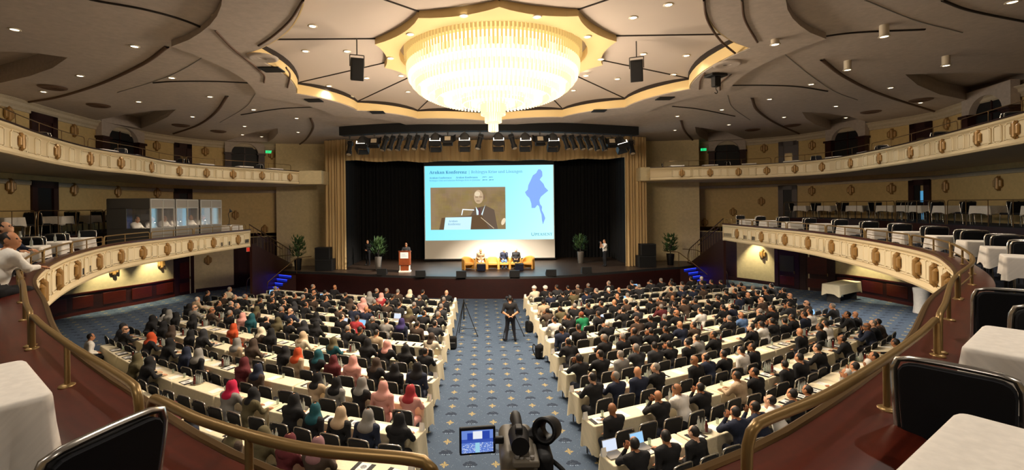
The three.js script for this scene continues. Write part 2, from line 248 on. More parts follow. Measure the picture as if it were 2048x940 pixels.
for (const p of ringFillets) mesh('fillet', tube(p.map(([x, z]) => [x, Y.ceiling - 0.165, z]), 0.03, 16, 5), M.trimBrown, ring);

// ---------- chandelier ----------
{
  const ch = thing('chandelier', 'huge round glowing chandelier of amber glass rods with stepped drop', 'chandelier', CX - 0.06, 0, CZ);
  const glass = (s) => new THREE.MeshStandardMaterial({ color: 0x5c4420, emissive: s > 1 ? 0xffe4ac : 0xffcf78, emissiveIntensity: s, roughness: 0.3 });
  const core = glow(0xffeccc, 2.6, 0x6b5230);
  const rods = (R, y0, y1, n, r, tilt = 0) => { const list = []; for (let i = 0; i < n; i++) { const a = i / n * 2 * Math.PI; const c = Math.cos(a), s = Math.sin(a); list.push(bar([R * c, y0, R * s], [(R - tilt) * c, y1, (R - tilt) * s], r, 5)); } return join(list); };
  const tier = (name, R, y0, y1, n, r, s, tilt) => { const m = mesh(name, rods(R, y0, y1, n, r, tilt), glass(s), ch); m.userData.kind = 'stuff'; return m; };
  tier('rod_fringe', 2.98, 10.95, 10.3, 150, 0.036, 0.7, 0); tier('rod_fringe', 2.9, 10.5, 9.85, 150, 0.036, 1.0, 0.03);
  const prof = [[2.92, 9.92], [2.86, 9.72], [2.76, 9.54], [2.62, 9.37], [2.44, 9.22], [2.22, 9.09], [1.96, 8.98], [1.68, 8.9], [1.38, 8.84], [1.06, 8.8], [0.74, 8.78], [0.5, 8.78]];
  prof.forEach(([R, y0], i) => { const y = 9.92 - (9.92 - y0) * 0.84; tier('rod_tier', R, y + 0.12, y - 0.2, Math.round(R * 44), 0.034, [1.4, 2.6, 1.9][i % 3], 0.02); });
  for (const [R, y0, y1, n] of [[0.4, 8.95, 8.42, 28], [0.26, 8.5, 8.16, 20], [0.14, 8.2, 7.86, 12]]) tier('rod_drop', R, y0, y1, n, 0.034, 1.3, 0);
  mesh('lamp_core', lathe([[2.8, 10.3], [2.78, 10.0], [2.68, 9.65], [2.35, 9.4], [1.8, 9.22], [1.1, 9.08], [0.4, 9.02], [0.3, 8.55], [0.06, 8.1], [0.01, 8.05]], 48), core, ch);
  const frame = []; for (let i = 0; i < 12; i++) { const a = i * Math.PI / 6, b = (i + 1) * Math.PI / 6; frame.push(bar([2.98 * Math.cos(a), 10.95, 2.98 * Math.sin(a)], [2.98 * Math.cos(b), 10.95, 2.98 * Math.sin(b)], 0.03, 5)); frame.push(bar([2.98 * Math.cos(a), 10.95, 2.98 * Math.sin(a)], [2.5 * Math.cos(a), 11.2, 2.5 * Math.sin(a)], 0.02, 4)); }
  mesh('frame_ring', join(frame), M.brass, ch);
  mesh('ceiling_stem', cyl(0.12, 0.12, 0.9, 12, 0, 10.8, 0), M.brass, ch);
  for (let i = 0; i < 8; i++) { const a = (i + 0.5) * Math.PI / 4, p = new THREE.PointLight(0xffe8cc, POWER.chandelier, 0, 2); p.position.set(CX - 0.06 + 2.4 * Math.cos(a), 8.1, CZ + 2.4 * Math.sin(a)); p.castShadow = true; p.shadow.radius = 12; p.name = 'chandelier_glow'; scene.add(p); }
  for (let i = 0; i < 4; i++) { const a = i * Math.PI / 2, p = new THREE.SpotLight(0xffead0, POWER.chandelierBelow, 0, 1.36, 0.35, 2), px = CX - 0.06 + 1.2 * Math.cos(a), pz = CZ + 1.2 * Math.sin(a); p.position.set(px, 8.5, pz); p.target.position.set(px, 0, pz); scene.add(p.target); p.castShadow = true; p.shadow.radius = 12; p.name = 'chandelier_glow'; scene.add(p); }
}
// ---------- recessed downlights ----------
const lightTrim = std(0xd8cdb8, 0.5, { metalness: 0.2 });
const downTrim = lathe([[0.085, 0.02], [0.12, 0.0], [0.13, -0.015], [0.1, -0.03], [0.085, -0.02]], 16), downLens = put(new THREE.CircleGeometry(0.09, 16), 0, -0.012, 0, Math.PI / 2);
function downlight(x, y, z, label, can, power = POWER.downlight) {
  const t = thing('ceiling_light', label, 'ceiling light', x, y, z, 0, 'ceiling downlights');
  if (can) { mesh('can', cyl(0.1, 0.1, 0.28, 16, 0, -0.14, 0), lightTrim, t); }
  const dy = can ? -0.28 : 0;
  const r = mesh('trim_ring', downTrim, lightTrim, t), l = mesh('lens', downLens, M.lamp, t); r.position.y = l.position.y = dy;
  const s = new THREE.SpotLight(WARM, power, 0, 1.15, 0.9, 2); s.position.set(x, y + dy - 0.05, z); s.target.position.set(x, 0, z); s.castShadow = true; s.shadow.radius = 4; s.name = 'downlight_beam'; scene.add(s, s.target);
}
const outerLeft = [[-11.44,-11.11],[-9.43,-12.35],[-6.07,-10.49],[-13.27,-14.99],[-10.46,-15.34],[-7.79,-15.15],[-16.38,-16.94],[-14.12,-18.68],[-13.89,-21.82],[-10.74,-17.98],[-10.23,-20.43],[-12.76,-24.49],[-14.35,-27.28],[-13.6,-28.12],[-9.11,-22.47],[-10.71,-26.61]];
const outerRight = [[12.13,-10.21],[12.66,-17.13],[16.29,-17.8],[20.19,-20.57],[12.62,-19.53],[16.76,-21.12],[19.59,-24.03],[11.67,-21.61],[16.05,-23.68],[14.3,-25.75],[10.18,-23.08],[11.95,-27.46]];
const cans = [[7.9,-11.97],[10.37,-11.49],[11.78,-14.36],[14.56,-14.01]];
const inner = [[-4.52,-12.3],[-5.45,-14.2],[-4.3,-14.75],[-5.95,-17.9],[-4.38,-17.61],[-5.53,-19.48],[-4.7,-20.7],[-3.09,-19.68],[4.16,-19.75],[5.8,-21.01],[6.75,-19.95],[7.33,-18.6],[5.56,-18.01],[5.61,-15.29],[4.27,-12.35],[4.76,-11.23],[6.91,-14.94],[7.32,-16.88]];
const onPlate = [[-1.98,-13.18],[-0.37,-11.94],[-2.98,-15.28],[-2.98,-17.33],[1.59,-12.06],[3.29,-13.53],[4.26,-15.64],[4.21,-17.61]];
const ord = ['first', 'second', 'third', 'fourth', 'fifth', 'sixth', 'seventh', 'eighth', 'ninth', 'tenth', 'eleventh', 'twelfth', 'thirteenth', 'fourteenth', 'fifteenth', 'sixteenth', 'seventeenth', 'eighteenth', 'nineteenth', 'twentieth', 'twenty-first', 'twenty-second', 'twenty-third', 'twenty-fourth'];
const sortX = (a) => a.slice().sort((p, q) => p[0] - q[0]);
sortX(outerLeft).forEach(([x, z], i) => downlight(x, Y.ceiling, z, `round recessed downlight, ${ord[i]} from the left edge of the outer ceiling`));
sortX(outerRight).reverse().forEach(([x, z], i) => downlight(x, Y.ceiling, z, `round recessed downlight, ${ord[i]} from the right edge of the outer ceiling`));
// added unseen downlights, stronger than the rest, to brighten the near balcony
[[-12, -3], [-6, -4.5], [0.5, -4.5], [7, -4.5], [13, -3], [-9, 2], [-3, 2], [4, 2], [10, 2]].forEach(([x, z], i) => downlight(x, Y.ceiling, z, `added unseen downlight behind the photographer, ${ord[i]} of the rear rows`, false, POWER.addedRearDownlight));
sortX(cans).forEach(([x, z], i) => downlight(x, Y.ceiling, z, `short cylinder surface downlight, ${ord[i]} outward from the chandelier`, true));
sortX(inner).forEach(([x, z], i) => { const r = Math.hypot(x - CX, z - CZ); downlight(x, Y.ceiling + 0.95 - (r - 2.6) * 0.1364 - 0.008, z, `small downlight in the recessed wedge panels, ${ord[i]} from the left`); });
sortX(onPlate).forEach(([x, z], i) => downlight(x, plateY, z, `downlight in the cream star plate, ${ord[i]} from the left`));

// ---------- stage and proscenium ----------
const stageFront = [[-13.1,-29.37],[-11.57,-28.81],[-9.85,-28.45],[-6.38,-27.15],[-3.33,-26.34],[0.53,-25.87],[4.28,-25.97],[7.63,-27.08],[11.24,-28.53],[12.88,-29.09],[14.71,-30.19]];
const frontPath = planCurve(stageFront, 60), fl = frontPath[0], fr = frontPath[60];
structure('floor_stage', slab([...frontPath.map(xz), [14.2, -35.5], [-13.5, -35.5]], Y.stage - 0.12, Y.stage), M.stageFloor, 'dark scuffed stage floor boards');
const front = structure('stage_front', sweep(frontPath, [[-0.06, 0], [-0.06, Y.stage - 0.12], [-0.2, Y.stage - 0.12], [-0.2, 0]]), M.woodDark, 'dark red timber stage front');
{ const a = along(frontPath), n = 9, L = a.length / n; // separate timber panels of the stage front
  for (let i = 0; i < n; i++) { const pts = []; for (let k = 0; k <= 5; k++) pts.push(a.at(i * L + 0.012 + (L - 0.024) * k / 5).p); mesh('panel', sweep(pts, [[-0.06, 0.02], [0, 0.02], [0, Y.stage - 0.16], [-0.06, Y.stage - 0.16]]), M.woodRed, front); }
  mesh('nosing', sweep(frontPath, [[-0.15, Y.stage - 0.14], [0.05, Y.stage - 0.14], [0.07, Y.stage - 0.08], [0.05, Y.stage - 0.002], [-0.1, Y.stage - 0.002]]), M.black, front); }
// proscenium walls beside the curtains
const wallBlock = (name, pts, y0, y1, m) => structure(name, sweep(pts.map(([x, z]) => V(x, 0, z)), [[0, y0], [0, y1], [-0.25, y1], [-0.25, y0]]), m);
wallBlock('wall_proscenium_left', [[-14.2, -31.5], [-12.2, -31.9], [-9.3, -31.9]], 0, Y.ceiling + 0.1, M.wallCream);
wallBlock('wall_proscenium_right', [[10.2, -32.4], [13.4, -32.4], [15.5, -31.9]], 0, Y.ceiling + 0.1, M.wallCream);
structure('wall_above_curtain', box(20.4, 1.3, 0.3, 0.5, Y.ceiling - 0.55, -30.6), M.gapDark);
structure('wall_stage_back', box(22, 9.5, 0.2, 0.5, 5, -35.6), M.blackCloth);
// pleated cloth hung along a plan line
function pleats(path, y0, y1, n, amp, thick = 0.03, uneven = 0) {
  const a = along(path), N = n * 8, pts = []; for (let i = 0; i <= N; i++) { const f = a.at(a.length * i / N), w = Math.sin(i / 8 * 2 * Math.PI + 0.6 * Math.sin(i * 0.37)) * amp * (0.75 + 0.25 * Math.sin(i * 0.21)); pts.push(f.p.clone().addScaledVector(f.out, w)); }
  const g = sweep(pts, [[0, y0], [thick, y0], [thick, y1], [0, y1]]);
  if (uneven) { const p = g.attributes.position; for (let i = 0; i < p.count; i++) if (p.getY(i) < y0 + 0.01) p.setY(i, y0 + uneven * Math.sin(p.getX(i) * 2.1) + uneven * 0.6 * Math.sin(p.getX(i) * 0.7 + 1)); g.computeVertexNormals(); }
  return g;
}
const line = (...p) => planCurve(p, 40);
const straight = (a, b, n = 30) => Array.from({ length: n + 1 }, (_, i) => V(a[0] + (b[0] - a[0]) * i / n, 0, a[1] + (b[1] - a[1]) * i / n));
tag(mesh('side_drape', pleats(straight([-9.1, -30.2], [-9.15, -34.3]), Y.stage + 0.01, 9.4, 12, 0.08), M.blackCloth), 'black side drape behind the gold curtain on the lectern side', 'curtain', 'black stage drapes');
tag(mesh('side_drape', pleats(straight([9.95, -30.2], [10.0, -34.3]), Y.stage + 0.01, 9.4, 12, 0.08), M.blackCloth), 'black side drape behind the gold curtain away from the lectern', 'curtain', 'black stage drapes');
tag(mesh('stage_curtain', pleats(straight([-10.3, -29.9], [-8.75, -29.3]), Y.stage + 0.02, 9.75, 7, 0.11), M.curtain), 'gold pleated side curtain next to the lectern side of the stage', 'curtain', 'gold stage curtains');
tag(mesh('stage_curtain', pleats(straight([9.5, -29.3], [11.1, -29.9]), Y.stage + 0.02, 9.75, 7, 0.11), M.curtain), 'gold pleated side curtain beside the man in white shirt', 'curtain', 'gold stage curtains');
tag(mesh('curtain_valance', pleats(line([-8.9, -29.5], [-4, -29.9], [0.4, -30], [5, -29.9], [9.6, -29.5]), 8.32, 9.72, 62, 0.07, 0.03, 0.05), M.curtain), 'wide gold pleated valance hanging above the stage', 'curtain', 'gold stage curtains');
tag(mesh('backdrop_curtain', pleats(straight([-9.3, -34.8], [-3.6, -34.9]), Y.stage + 0.01, 9.4, 20, 0.09), M.blackCloth), 'black stage drape behind the lectern', 'curtain', 'black stage drapes');
tag(mesh('backdrop_curtain', pleats(straight([4.9, -34.9], [10.2, -34.8]), Y.stage + 0.01, 9.4, 20, 0.09), M.blackCloth), 'black stage drape behind the man in white shirt', 'curtain', 'black stage drapes');
// lighting beam with its stage lamps
const beamPath = planCurve([[-7.69,-25.16],[-5.4,-24.53],[-2.63,-24.11],[0.72,-24.17],[4.17,-24.68],[6.84,-25.47],[9.16,-26.28]], 30);
tag(mesh('lighting_beam', sweep(beamPath, [[0.25, Y.ceiling - 0.5], [0.25, Y.ceiling - 0.02], [-0.25, Y.ceiling - 0.02], [-0.25, Y.ceiling - 0.5]]), M.blackCloth), 'long black masking beam across the top of the stage', 'beam');
{
  const hot = glow(0xfff6e6, 6), dark = M.black, lens = std(0xb8a890, 0.2);
  const a = along(beamPath);
  const fixtures = [[0.02, 'p'], [0.065, 'f'], [0.1, 'd'], [0.135, 's'], [0.163, 's'], [0.19, 's'], [0.217, 's'], [0.244, 's'], [0.27, 's'], [0.312, 'f'], [0.355, 'd'], [0.403, 'f'], [0.445, 's'], [0.488, 'f'], [0.545, 's'], [0.593, 'f'], [0.645, 'd'], [0.683, 'f'], [0.715, 's'], [0.742, 's'], [0.768, 's'], [0.797, 's'], [0.822, 's'], [0.845, 's'], [0.882, 'd'], [0.922, 'f'], [0.97, 'p']];
  const kinds = { f: ['wide stage lamp with glowing barn door rim', 'lamp with lit rim'], d: ['square floodlight with four barn doors', 'floodlight'], s: ['slim black profile spotlight', 'spotlight'], p: ['hanging black moving head lamp', 'spotlight'] }, seen = {};
  fixtures.forEach(([k, kind], i) => {
    const f = a.at(a.length * (1 - k)), c = (seen[kind] = (seen[kind] ?? 0) + 1);
    const g = thing('stage_light', `${kinds[kind][0]}, ${ord[c - 1]} such from the beam's lectern end`, 'stage light', f.p.x, Y.ceiling - 0.54, f.p.z, 0, 'stage lamps on the beam'); g.scale.setScalar(1.55);
    mesh('clamp', join([cyl(0.02, 0.02, 0.16, 6, 0, -0.08, 0), box(0.06, 0.05, 0.06, 0, -0.01, 0)]), M.greyDark, g);
    const w = { f: 0.2, d: 0.19, s: 0.09, p: 0.1 }[kind], h = kind === 'p' ? 0.34 : 0.24;
    mesh('yoke', tube([[-w - 0.02, -h, 0], [-w - 0.02, -0.18, 0], [0, -0.13, 0], [w + 0.02, -0.18, 0], [w + 0.02, -h, 0]], 0.012, 14, 4), M.greyDark, g);
    const lean = kind === 's' ? 0.25 + 0.2 * rnd() : 0.45, side = kind === 's' ? (i < 13 ? 0.25 : -0.25) : kind === 'f' && i < 3 ? 0.25 : 0;
    const aim = (geo) => { geo.rotateX(-lean); geo.rotateZ(side); return geo.translate(0, -h, 0); };
    let hs; if (kind === 'f') { hs = mesh('housing', aim(join([cyl(0.16, 0.2, 0.3, 14, 0, -0.02, 0), cyl(0.1, 0.16, 0.08, 14, 0, 0.17, 0)])), M.greyDark, g); mesh('glowing_rim', aim(join([box(0.34, 0.03, 0.02, 0, -0.19, 0.19), box(0.02, 0.12, 0.02, 0.17, -0.14, 0.19), box(0.02, 0.12, 0.02, -0.17, -0.14, 0.19)])), hot, hs); for (const s of [0, 1, 2, 3]) mesh('barn_door', aim(put(box(0.36, 0.2, 0.015, 0, -0.29, 0.2), 0, 0, 0, 0, s * Math.PI / 2)), dark, hs); }
    else if (kind === 'd') { hs = mesh('housing', aim(rbox(0.34, 0.3, 0.22, 0.02, 0, -0.06, 0)), dark, g); mesh('lens', aim(box(0.2, 0.16, 0.02, 0, -0.04, 0.115)), lens, hs); for (const [x, y, r] of [[-0.22, -0.06, 0.7], [0.22, -0.06, -0.7]]) mesh('barn_door', aim(put(box(0.16, 0.26, 0.01), x, y, 0.14, 0, r)), dark, hs); mesh('barn_door', aim(put(box(0.32, 0.18, 0.01), 0, -0.28, 0.14, -0.5)), dark, hs); }
    else { hs = mesh('housing', aim(join([cyl(0.085, 0.075, 0.34, 12, 0, -0.1, 0), cyl(0.1, 0.1, 0.12, 12, 0, -0.31, 0), rbox(0.18, 0.14, 0.18, 0.03, 0, 0.1, 0)])), dark, g); mesh('lens', aim(put(new THREE.CircleGeometry(0.08, 12), 0, -0.372, 0, Math.PI / 2)), lens, hs); }
  });
  // the lamps that are on: over the lectern and the panel
  for (const [k, tx, tz, p] of [[0.32, -4.9, -29.2, 1.5], [0.403, 0.2, -31, 1], [0.488, 1.2, -31.2, 1.1], [0.593, 2.6, -31, 1], [0.683, 7.9, -30.5, 0.5]]) {
    const f = a.at(a.length * (1 - k)), s = new THREE.SpotLight(0xfff0dc, POWER.stageSpot * p, 0, 0.3, 0.8, 2); s.position.set(f.p.x, Y.ceiling - 1.02, f.p.z - 0.3); s.target.position.set(tx, Y.stage + 0.3, tz); s.castShadow = true; s.shadow.radius = 6; s.name = 'stage_lamp_beam'; scene.add(s, s.target);
  }
}
// projection screen
{
  const d = 33.3, x0 = -4.12, x1 = 5.5, y0 = 1.42, y1 = 8.75, cx = (x0 + x1) / 2;
  const sc = thing('projection_screen', 'large white projection screen showing a pale blue conference slide', 'screen', cx, y0, -d);
  const scr = mesh('screen_cloth', box(x1 - x0, y1 - y0, 0.03, 0, (y1 - y0) / 2, 0), M.white, sc);
  mesh('bottom_bar', box(x1 - x0 + 0.1, 0.1, 0.08, 0, -0.05, 0), M.black, sc);
  mesh('top_mask', box(x1 - x0, 0.35, 0.012, 0, y1 - y0 - 0.28, 0.024), M.greyDark, sc);
  const slide = canvasTexture(1536, 880, (c, w, h) => {
    const bg = c.createLinearGradient(0, 0, w, h); bg.addColorStop(0, '#7fdcf6'); bg.addColorStop(0.55, '#9ae8f8'); bg.addColorStop(1, '#c2f4fa'); c.fillStyle = bg; c.fillRect(0, 0, w, h);
    c.fillStyle = '#2f6f9c'; c.font = 'bold 48px serif'; c.fillText('Arakan Konferenz', 56, 92); const tw = c.measureText('Arakan Konferenz').width; c.font = '43px serif'; c.fillStyle = '#4f8fb4'; c.fillText('| Rohingya Krise und L\u00f6sungen', 72 + tw, 90);
    c.fillStyle = '#3f7fa6'; c.font = 'bold 27px serif'; c.fillText('Arakan Conference', 56, 150); c.fillText('Arakan Konferans\u0131', 372, 148); c.font = '22px serif'; c.fillText('Rohingya Crisis and Solutions', 56, 180); c.fillText('Rohingya Krizi ve \u00c7\u00f6z\u00fcmler', 372, 178);
    c.strokeStyle = '#3f7fa6'; c.lineWidth = 4; for (const [x, y, n, s] of [[690, 140, 2, 30], [768, 142, 2, 26], [690, 174, 3, 20], [770, 174, 3, 18]]) { c.beginPath(); for (let i = 0; i < n * 6; i++) { const X = x + i * s / 6, Y2 = y - 8 * Math.abs(Math.sin(i * 1.1)) + (i % 5 ? 0 : 5); i ? c.lineTo(X, Y2) : c.moveTo(X, Y2); } c.stroke(); }
    // live picture of the speaker
    const X = 66, YY = 255, W = 895, HH = 500; c.save(); c.beginPath(); c.rect(X, YY, W, HH); c.clip();
    c.fillStyle = '#8a7358'; c.fillRect(X, YY, W, HH); for (let i = 0; i < 500; i++) { c.fillStyle = `rgba(${100 + hash(i, 8) * 50},${84 + hash(i, 8) * 44},60,0.10)`; c.fillRect(X + hash(i, 1) * W, YY + hash(i, 2) * HH, 80, 60); }
    c.fillStyle = '#5f4f42'; c.beginPath(); c.moveTo(X + 470, YY + 500); c.lineTo(X + 480, YY + 330); c.lineTo(X + 520, YY + 250); c.lineTo(X + 660, YY + 220); c.lineTo(X + 760, YY + 270); c.lineTo(X + 800, YY + 500); c.fill();
    c.fillStyle = '#b99f80'; c.beginPath(); c.ellipse(X + 575, YY + 115, 56, 82, 0, 0, 7); c.fill(); c.fillStyle = '#d7c4a4'; c.beginPath(); c.ellipse(X + 560, YY + 80, 34, 30, 0, 0, 7); c.fill(); c.fillStyle = '#7d644c'; c.fillRect(X + 535, YY + 112, 34, 9); c.fillRect(X + 584, YY + 112, 34, 9); c.fillRect(X + 548, YY + 160, 40, 8); c.beginPath(); c.ellipse(X + 640, YY + 120, 12, 30, 0, 0, 7); c.fill();
    c.fillStyle = '#cfe4ea'; c.beginPath(); c.moveTo(X + 540, YY + 230); c.lineTo(X + 600, YY + 330); c.lineTo(X + 655, YY + 205); c.lineTo(X + 610, YY + 360); c.lineTo(X + 550, YY + 340); c.fill(); c.fillStyle = '#5a3540'; c.fillRect(X + 572, YY + 250, 24, 110);
    c.strokeStyle = '#e6ecec'; c.lineWidth = 12; c.beginPath(); c.moveTo(X + 370, YY + 330); c.lineTo(X + 385, YY + 262); c.lineTo(X + 520, YY + 270); c.stroke();
    c.fillStyle = '#5c4630'; c.beginPath(); c.moveTo(X + 130, YY + 360); c.lineTo(X + 610, YY + 325); c.lineTo(X + 700, YY + 500); c.lineTo(X + 100, YY + 500); c.fill(); c.fillStyle = '#bfe3ee'; c.beginPath(); c.moveTo(X + 175, YY + 355); c.lineTo(X + 490, YY + 350); c.lineTo(X + 475, YY + 500); c.lineTo(X + 155, YY + 500); c.fill(); c.fillStyle = '#4e86a8'; c.font = '30px serif'; c.fillText('Arakan', X + 215, YY + 410); c.fillText('Konferenz', X + 205, YY + 446);
    c.strokeStyle = '#cdb998'; c.lineWidth = 7; c.beginPath(); c.moveTo(X + 600, YY + 360); c.lineTo(X + 755, YY + 490); c.stroke(); c.fillStyle = '#e2cfae'; c.beginPath(); c.ellipse(X + 868, YY + 410, 22, 44, 0.4, 0, 7); c.fill(); c.restore();
    // outline of a country
    c.fillStyle = '#7fa4ee'; c.beginPath(); [[1255, 120], [1268, 122], [1277, 135], [1278, 160], [1262, 180], [1272, 192], [1284, 205], [1292, 225], [1312, 245], [1290, 262], [1268, 280], [1258, 300], [1262, 322], [1274, 338], [1272, 358], [1284, 382], [1292, 405], [1284, 425], [1278, 442], [1272, 415], [1270, 385], [1262, 362], [1256, 335], [1246, 328], [1232, 345], [1212, 345], [1210, 318], [1200, 288], [1182, 270], [1174, 252], [1190, 238], [1194, 212], [1210, 180], [1222, 155], [1242, 142], [1248, 130]].forEach(([px, py], i) => { const mx = (px - 582) / 760 * w, my = (py - 95) / 432 * h; i ? c.lineTo(mx, my) : c.moveTo(mx, my); }); c.fill();
    c.fillStyle = '#5f9fae'; c.font = 'bold 44px serif'; c.fillText('PEASENT', 1310, 836); c.lineWidth = 7; c.strokeStyle = '#5f9fae'; c.beginPath(); c.arc(1286, 818, 17, 0.1, Math.PI - 0.1); c.stroke(); c.fillRect(1266, 800, 7, 20); c.fillRect(1299, 800, 7, 20);
  });
  slide.wrapS = slide.wrapT = THREE.ClampToEdgeWrapping;
  const sm = new THREE.MeshStandardMaterial({ color: 0x222222, emissive: 0xffffff, emissiveMap: slide, emissiveIntensity: 1.25, roughness: 0.9 });
  const sl = mesh('slide', put(new THREE.PlaneGeometry(x1 - x0 - 0.12, 5.5), 0, 4.12, 0.026), sm, scr); sl.userData.label = 'pale blue slide with live picture and country outline';
  const ra = new THREE.RectAreaLight(0xbfeaff, POWER.screen, x1 - x0 - 0.2, 5.4); ra.position.set(cx, y0 + 4.12, -d + 0.12); ra.rotation.y = Math.PI; ra.name = 'screen_light'; scene.add(ra);
}
// stairs from the stage down to the hall with lit blue treads
function sideStairs(label, x, z, turn) {
  const t = thing('stage_steps', label, 'steps', x, 0, z, turn);
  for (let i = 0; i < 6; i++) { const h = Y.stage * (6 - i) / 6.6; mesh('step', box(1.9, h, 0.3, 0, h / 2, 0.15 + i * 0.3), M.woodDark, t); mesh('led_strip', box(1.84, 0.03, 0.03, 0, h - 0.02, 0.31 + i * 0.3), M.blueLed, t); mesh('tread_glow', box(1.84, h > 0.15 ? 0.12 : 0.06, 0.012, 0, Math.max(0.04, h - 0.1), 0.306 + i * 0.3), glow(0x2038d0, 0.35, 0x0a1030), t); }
  for (const s of [-1, 1]) { mesh('handrail', tube([[s * 1.02, Y.stage + 0.95, -1.1], [s * 1.02, Y.stage + 0.95, 0], [s * 1.02, 0.98, 1.95], [s * 1.02, 0.2, 2]], 0.025, 20, 6, false, 0.05), M.brassDark, t); mesh('rail_post', bar([s * 1.02, Y.stage, 0], [s * 1.02, Y.stage + 0.95, 0], 0.02), M.brassDark, t); }
  const l = new THREE.PointLight(0x3048ff, 1.2, 0, 2); l.position.set(x + Math.sin(turn) * 1.2, 0.95, z + Math.cos(turn) * 1.2); l.castShadow = true; l.name = 'step_led'; scene.add(l);
}
sideStairs('stage steps with blue lit edges below the interpreters side', [[-12.01,-28.19]][0][0] - 0.3, [[-12.01,-28.19]][0][1] - 0.3, -0.55);
sideStairs('stage steps with blue lit edges on the side away from the lectern', [[13.26,-29.06]][0][0] + 0.3, [[13.26,-29.06]][0][1] - 0.3, 0.55);
// staircases from the balcony ends down to the stage, with dark timber sides
function balconyStairs(label, s, x0, z0, x1, z1) {
  const t = thing('balcony_staircase', label, 'staircase', x0, 0, z0); const dx = x1 - x0, dz = z1 - z0, L = Math.hypot(dx, dz), turn = Math.atan2(dx, dz);
  const y0 = Y.balcony - 0.25, y1 = Y.stage + 0.05, sh = new THREE.Shape([[0, 0], [L + 0.6, 0], [L + 0.6, y1], [L, y1], [0, y0]].map(([a, b]) => new THREE.Vector2(a, b)));
  const place = (g) => { g.rotateY(-Math.PI / 2); g.rotateY(turn); return g; };
  mesh('stringer', place(new THREE.ExtrudeGeometry(sh, { depth: 0.12, bevelEnabled: false })), M.woodDark, t);
  const f = (k, y) => [dx * k, y0 + (y1 - y0) * k + y, dz * k];
  mesh('handrail', tube([f(0, 1), f(0.5, 0.98), f(1, 0.95), [dx * 1.06, y1 + 0.5, dz * 1.06], [dx * 1.06, y1, dz * 1.06]], 0.03, 30, 6, false, 0.1), M.brassDark, t);
  mesh('lower_rail', tube([f(0.1, 0.72), f(0.7, 0.7)], 0.025, 10, 6), M.woodDark, t);
  for (let i = 0; i < 15; i++) mesh('baluster', bar(f(i / 14, 0), f(i / 14, 0.97), 0.012, 5), M.brassDark, t);
}
{ const a = tierPathL[0], b = tierPathR[90]; balconyStairs('dark timber staircase with brass balusters beside the interpreter booths', -1, a.x - 0.1, a.z - 0.2, [[-13.32,-31.86]][0][0], [[-13.32,-31.86]][0][1]);
  balconyStairs('dark timber staircase with brass balusters at the empty balcony end', 1, b.x + 0.1, b.z - 0.2, [[13.6,-30.55]][0][0] + 0.6, [[13.6,-30.55]][0][1]);
  for (const [p, s] of [[a, -1], [b, 1]]) structure('parapet_return', join([box(0.9, 0.9, 0.14, p.x + s * 0.45, Y.parapetLow + 0.43, p.z - 0.02)]), M.parapet);
}
// lectern
{
  const [x, z] = [[-4.72,-28.05]][0], t = thing('lectern', 'orange-brown wooden lectern with a white front sign', 'lectern', x, Y.stage, z);
  const wood = std(0xc26a34, 0.45, { map: rep(woodT, 0.8) });
  mesh('base_plate', rbox(0.72, 0.1, 0.5, 0.02, 0, 0.05, 0), M.white, t); mesh('pedestal', box(0.46, 0.34, 0.34, 0, 0.26, 0), wood, t);
  for (const s of [-1, 1]) mesh('support', box(0.05, 0.34, 0.3, s * 0.28, 0.26, 0), M.white, t);
  const lb = mesh('body', rbox(0.7, 0.82, 0.42, 0.015, 0, 0.86, 0), wood, t); mesh('reading_desk', put(box(0.74, 0.04, 0.5), 0, 1.29, -0.05, -0.12), wood, t);
  const signM = std(0xffffff, 0.6, { map: canvasTexture(256, 192, (c) => { c.fillStyle = '#f2f4f6'; c.fillRect(0, 0, 256, 192); c.fillStyle = '#5f93b8'; c.font = '34px serif'; c.fillText('Arakan', 40, 80); c.fillText('Konferenz', 40, 126); }) });
  const sg = mesh('front_sign', put(new THREE.PlaneGeometry(0.5, 0.38), 0, 1.06, 0.216), signM, lb);
  mesh('microphone', tube([[-0.12, 1.3, 0], [-0.12, 1.45, 0.02], [-0.06, 1.52, -0.06]], 0.008, 10, 5), M.black, t);
}
// stage monitors, loudspeaker stacks
const wedge = new THREE.ExtrudeGeometry(new THREE.Shape([[0, 0], [0.42, 0], [0.42, 0.12], [0.12, 0.36], [0, 0.36]].map(([a, b]) => new THREE.Vector2(a, b))), { depth: 0.55, bevelEnabled: true, bevelSize: 0.01, bevelThickness: 0.01, bevelSegments: 1 }).translate(-0.2, 0, -0.275).rotateY(Math.PI / 2);
[[-5.93,-26.73],[-3.49,-25.8],[-1.12,-25.45],[1.93,-25.41],[4.05,-25.62],[6.26,-26.39]].forEach(([x, z], i) => { const t = thing('stage_monitor', `black wedge monitor on the stage edge, ${ord[i]} from the lectern side`, 'speaker', x, Y.stage, z - 0.35, 0, 'wedge monitors along the stage edge'); mesh('grille', put(box(0.5, 0.36, 0.012), 0, 0.25, -0.08, 0.9), M.greyDark, mesh('cabinet', wedge, M.black, t)); });
[[-10.06,-28.69],[10.65,-28.58]].forEach(([x, z], i) => {
  const t = thing('loudspeaker_stack', ['black loudspeaker stack beside the curtain on the lectern side', 'black loudspeaker stack between curtain and potted palm'][i], 'speaker', x, Y.stage, z - 0.45);
  mesh('subwoofer', rbox(1.1, 0.75, 0.7, 0.02, 0, 0.375, 0), M.black, t); mesh('cabinet', rbox(0.95, 0.75, 0.6, 0.02, i ? 0.1 : -0.1, 1.13, 0), M.black, t); mesh('grille', box(0.86, 0.66, 0.02, i ? 0.1 : -0.1, 1.13, 0.3), M.blackCloth, t); mesh('grille', box(1.0, 0.6, 0.02, 0, 0.38, 0.355), M.blackCloth, t);
});
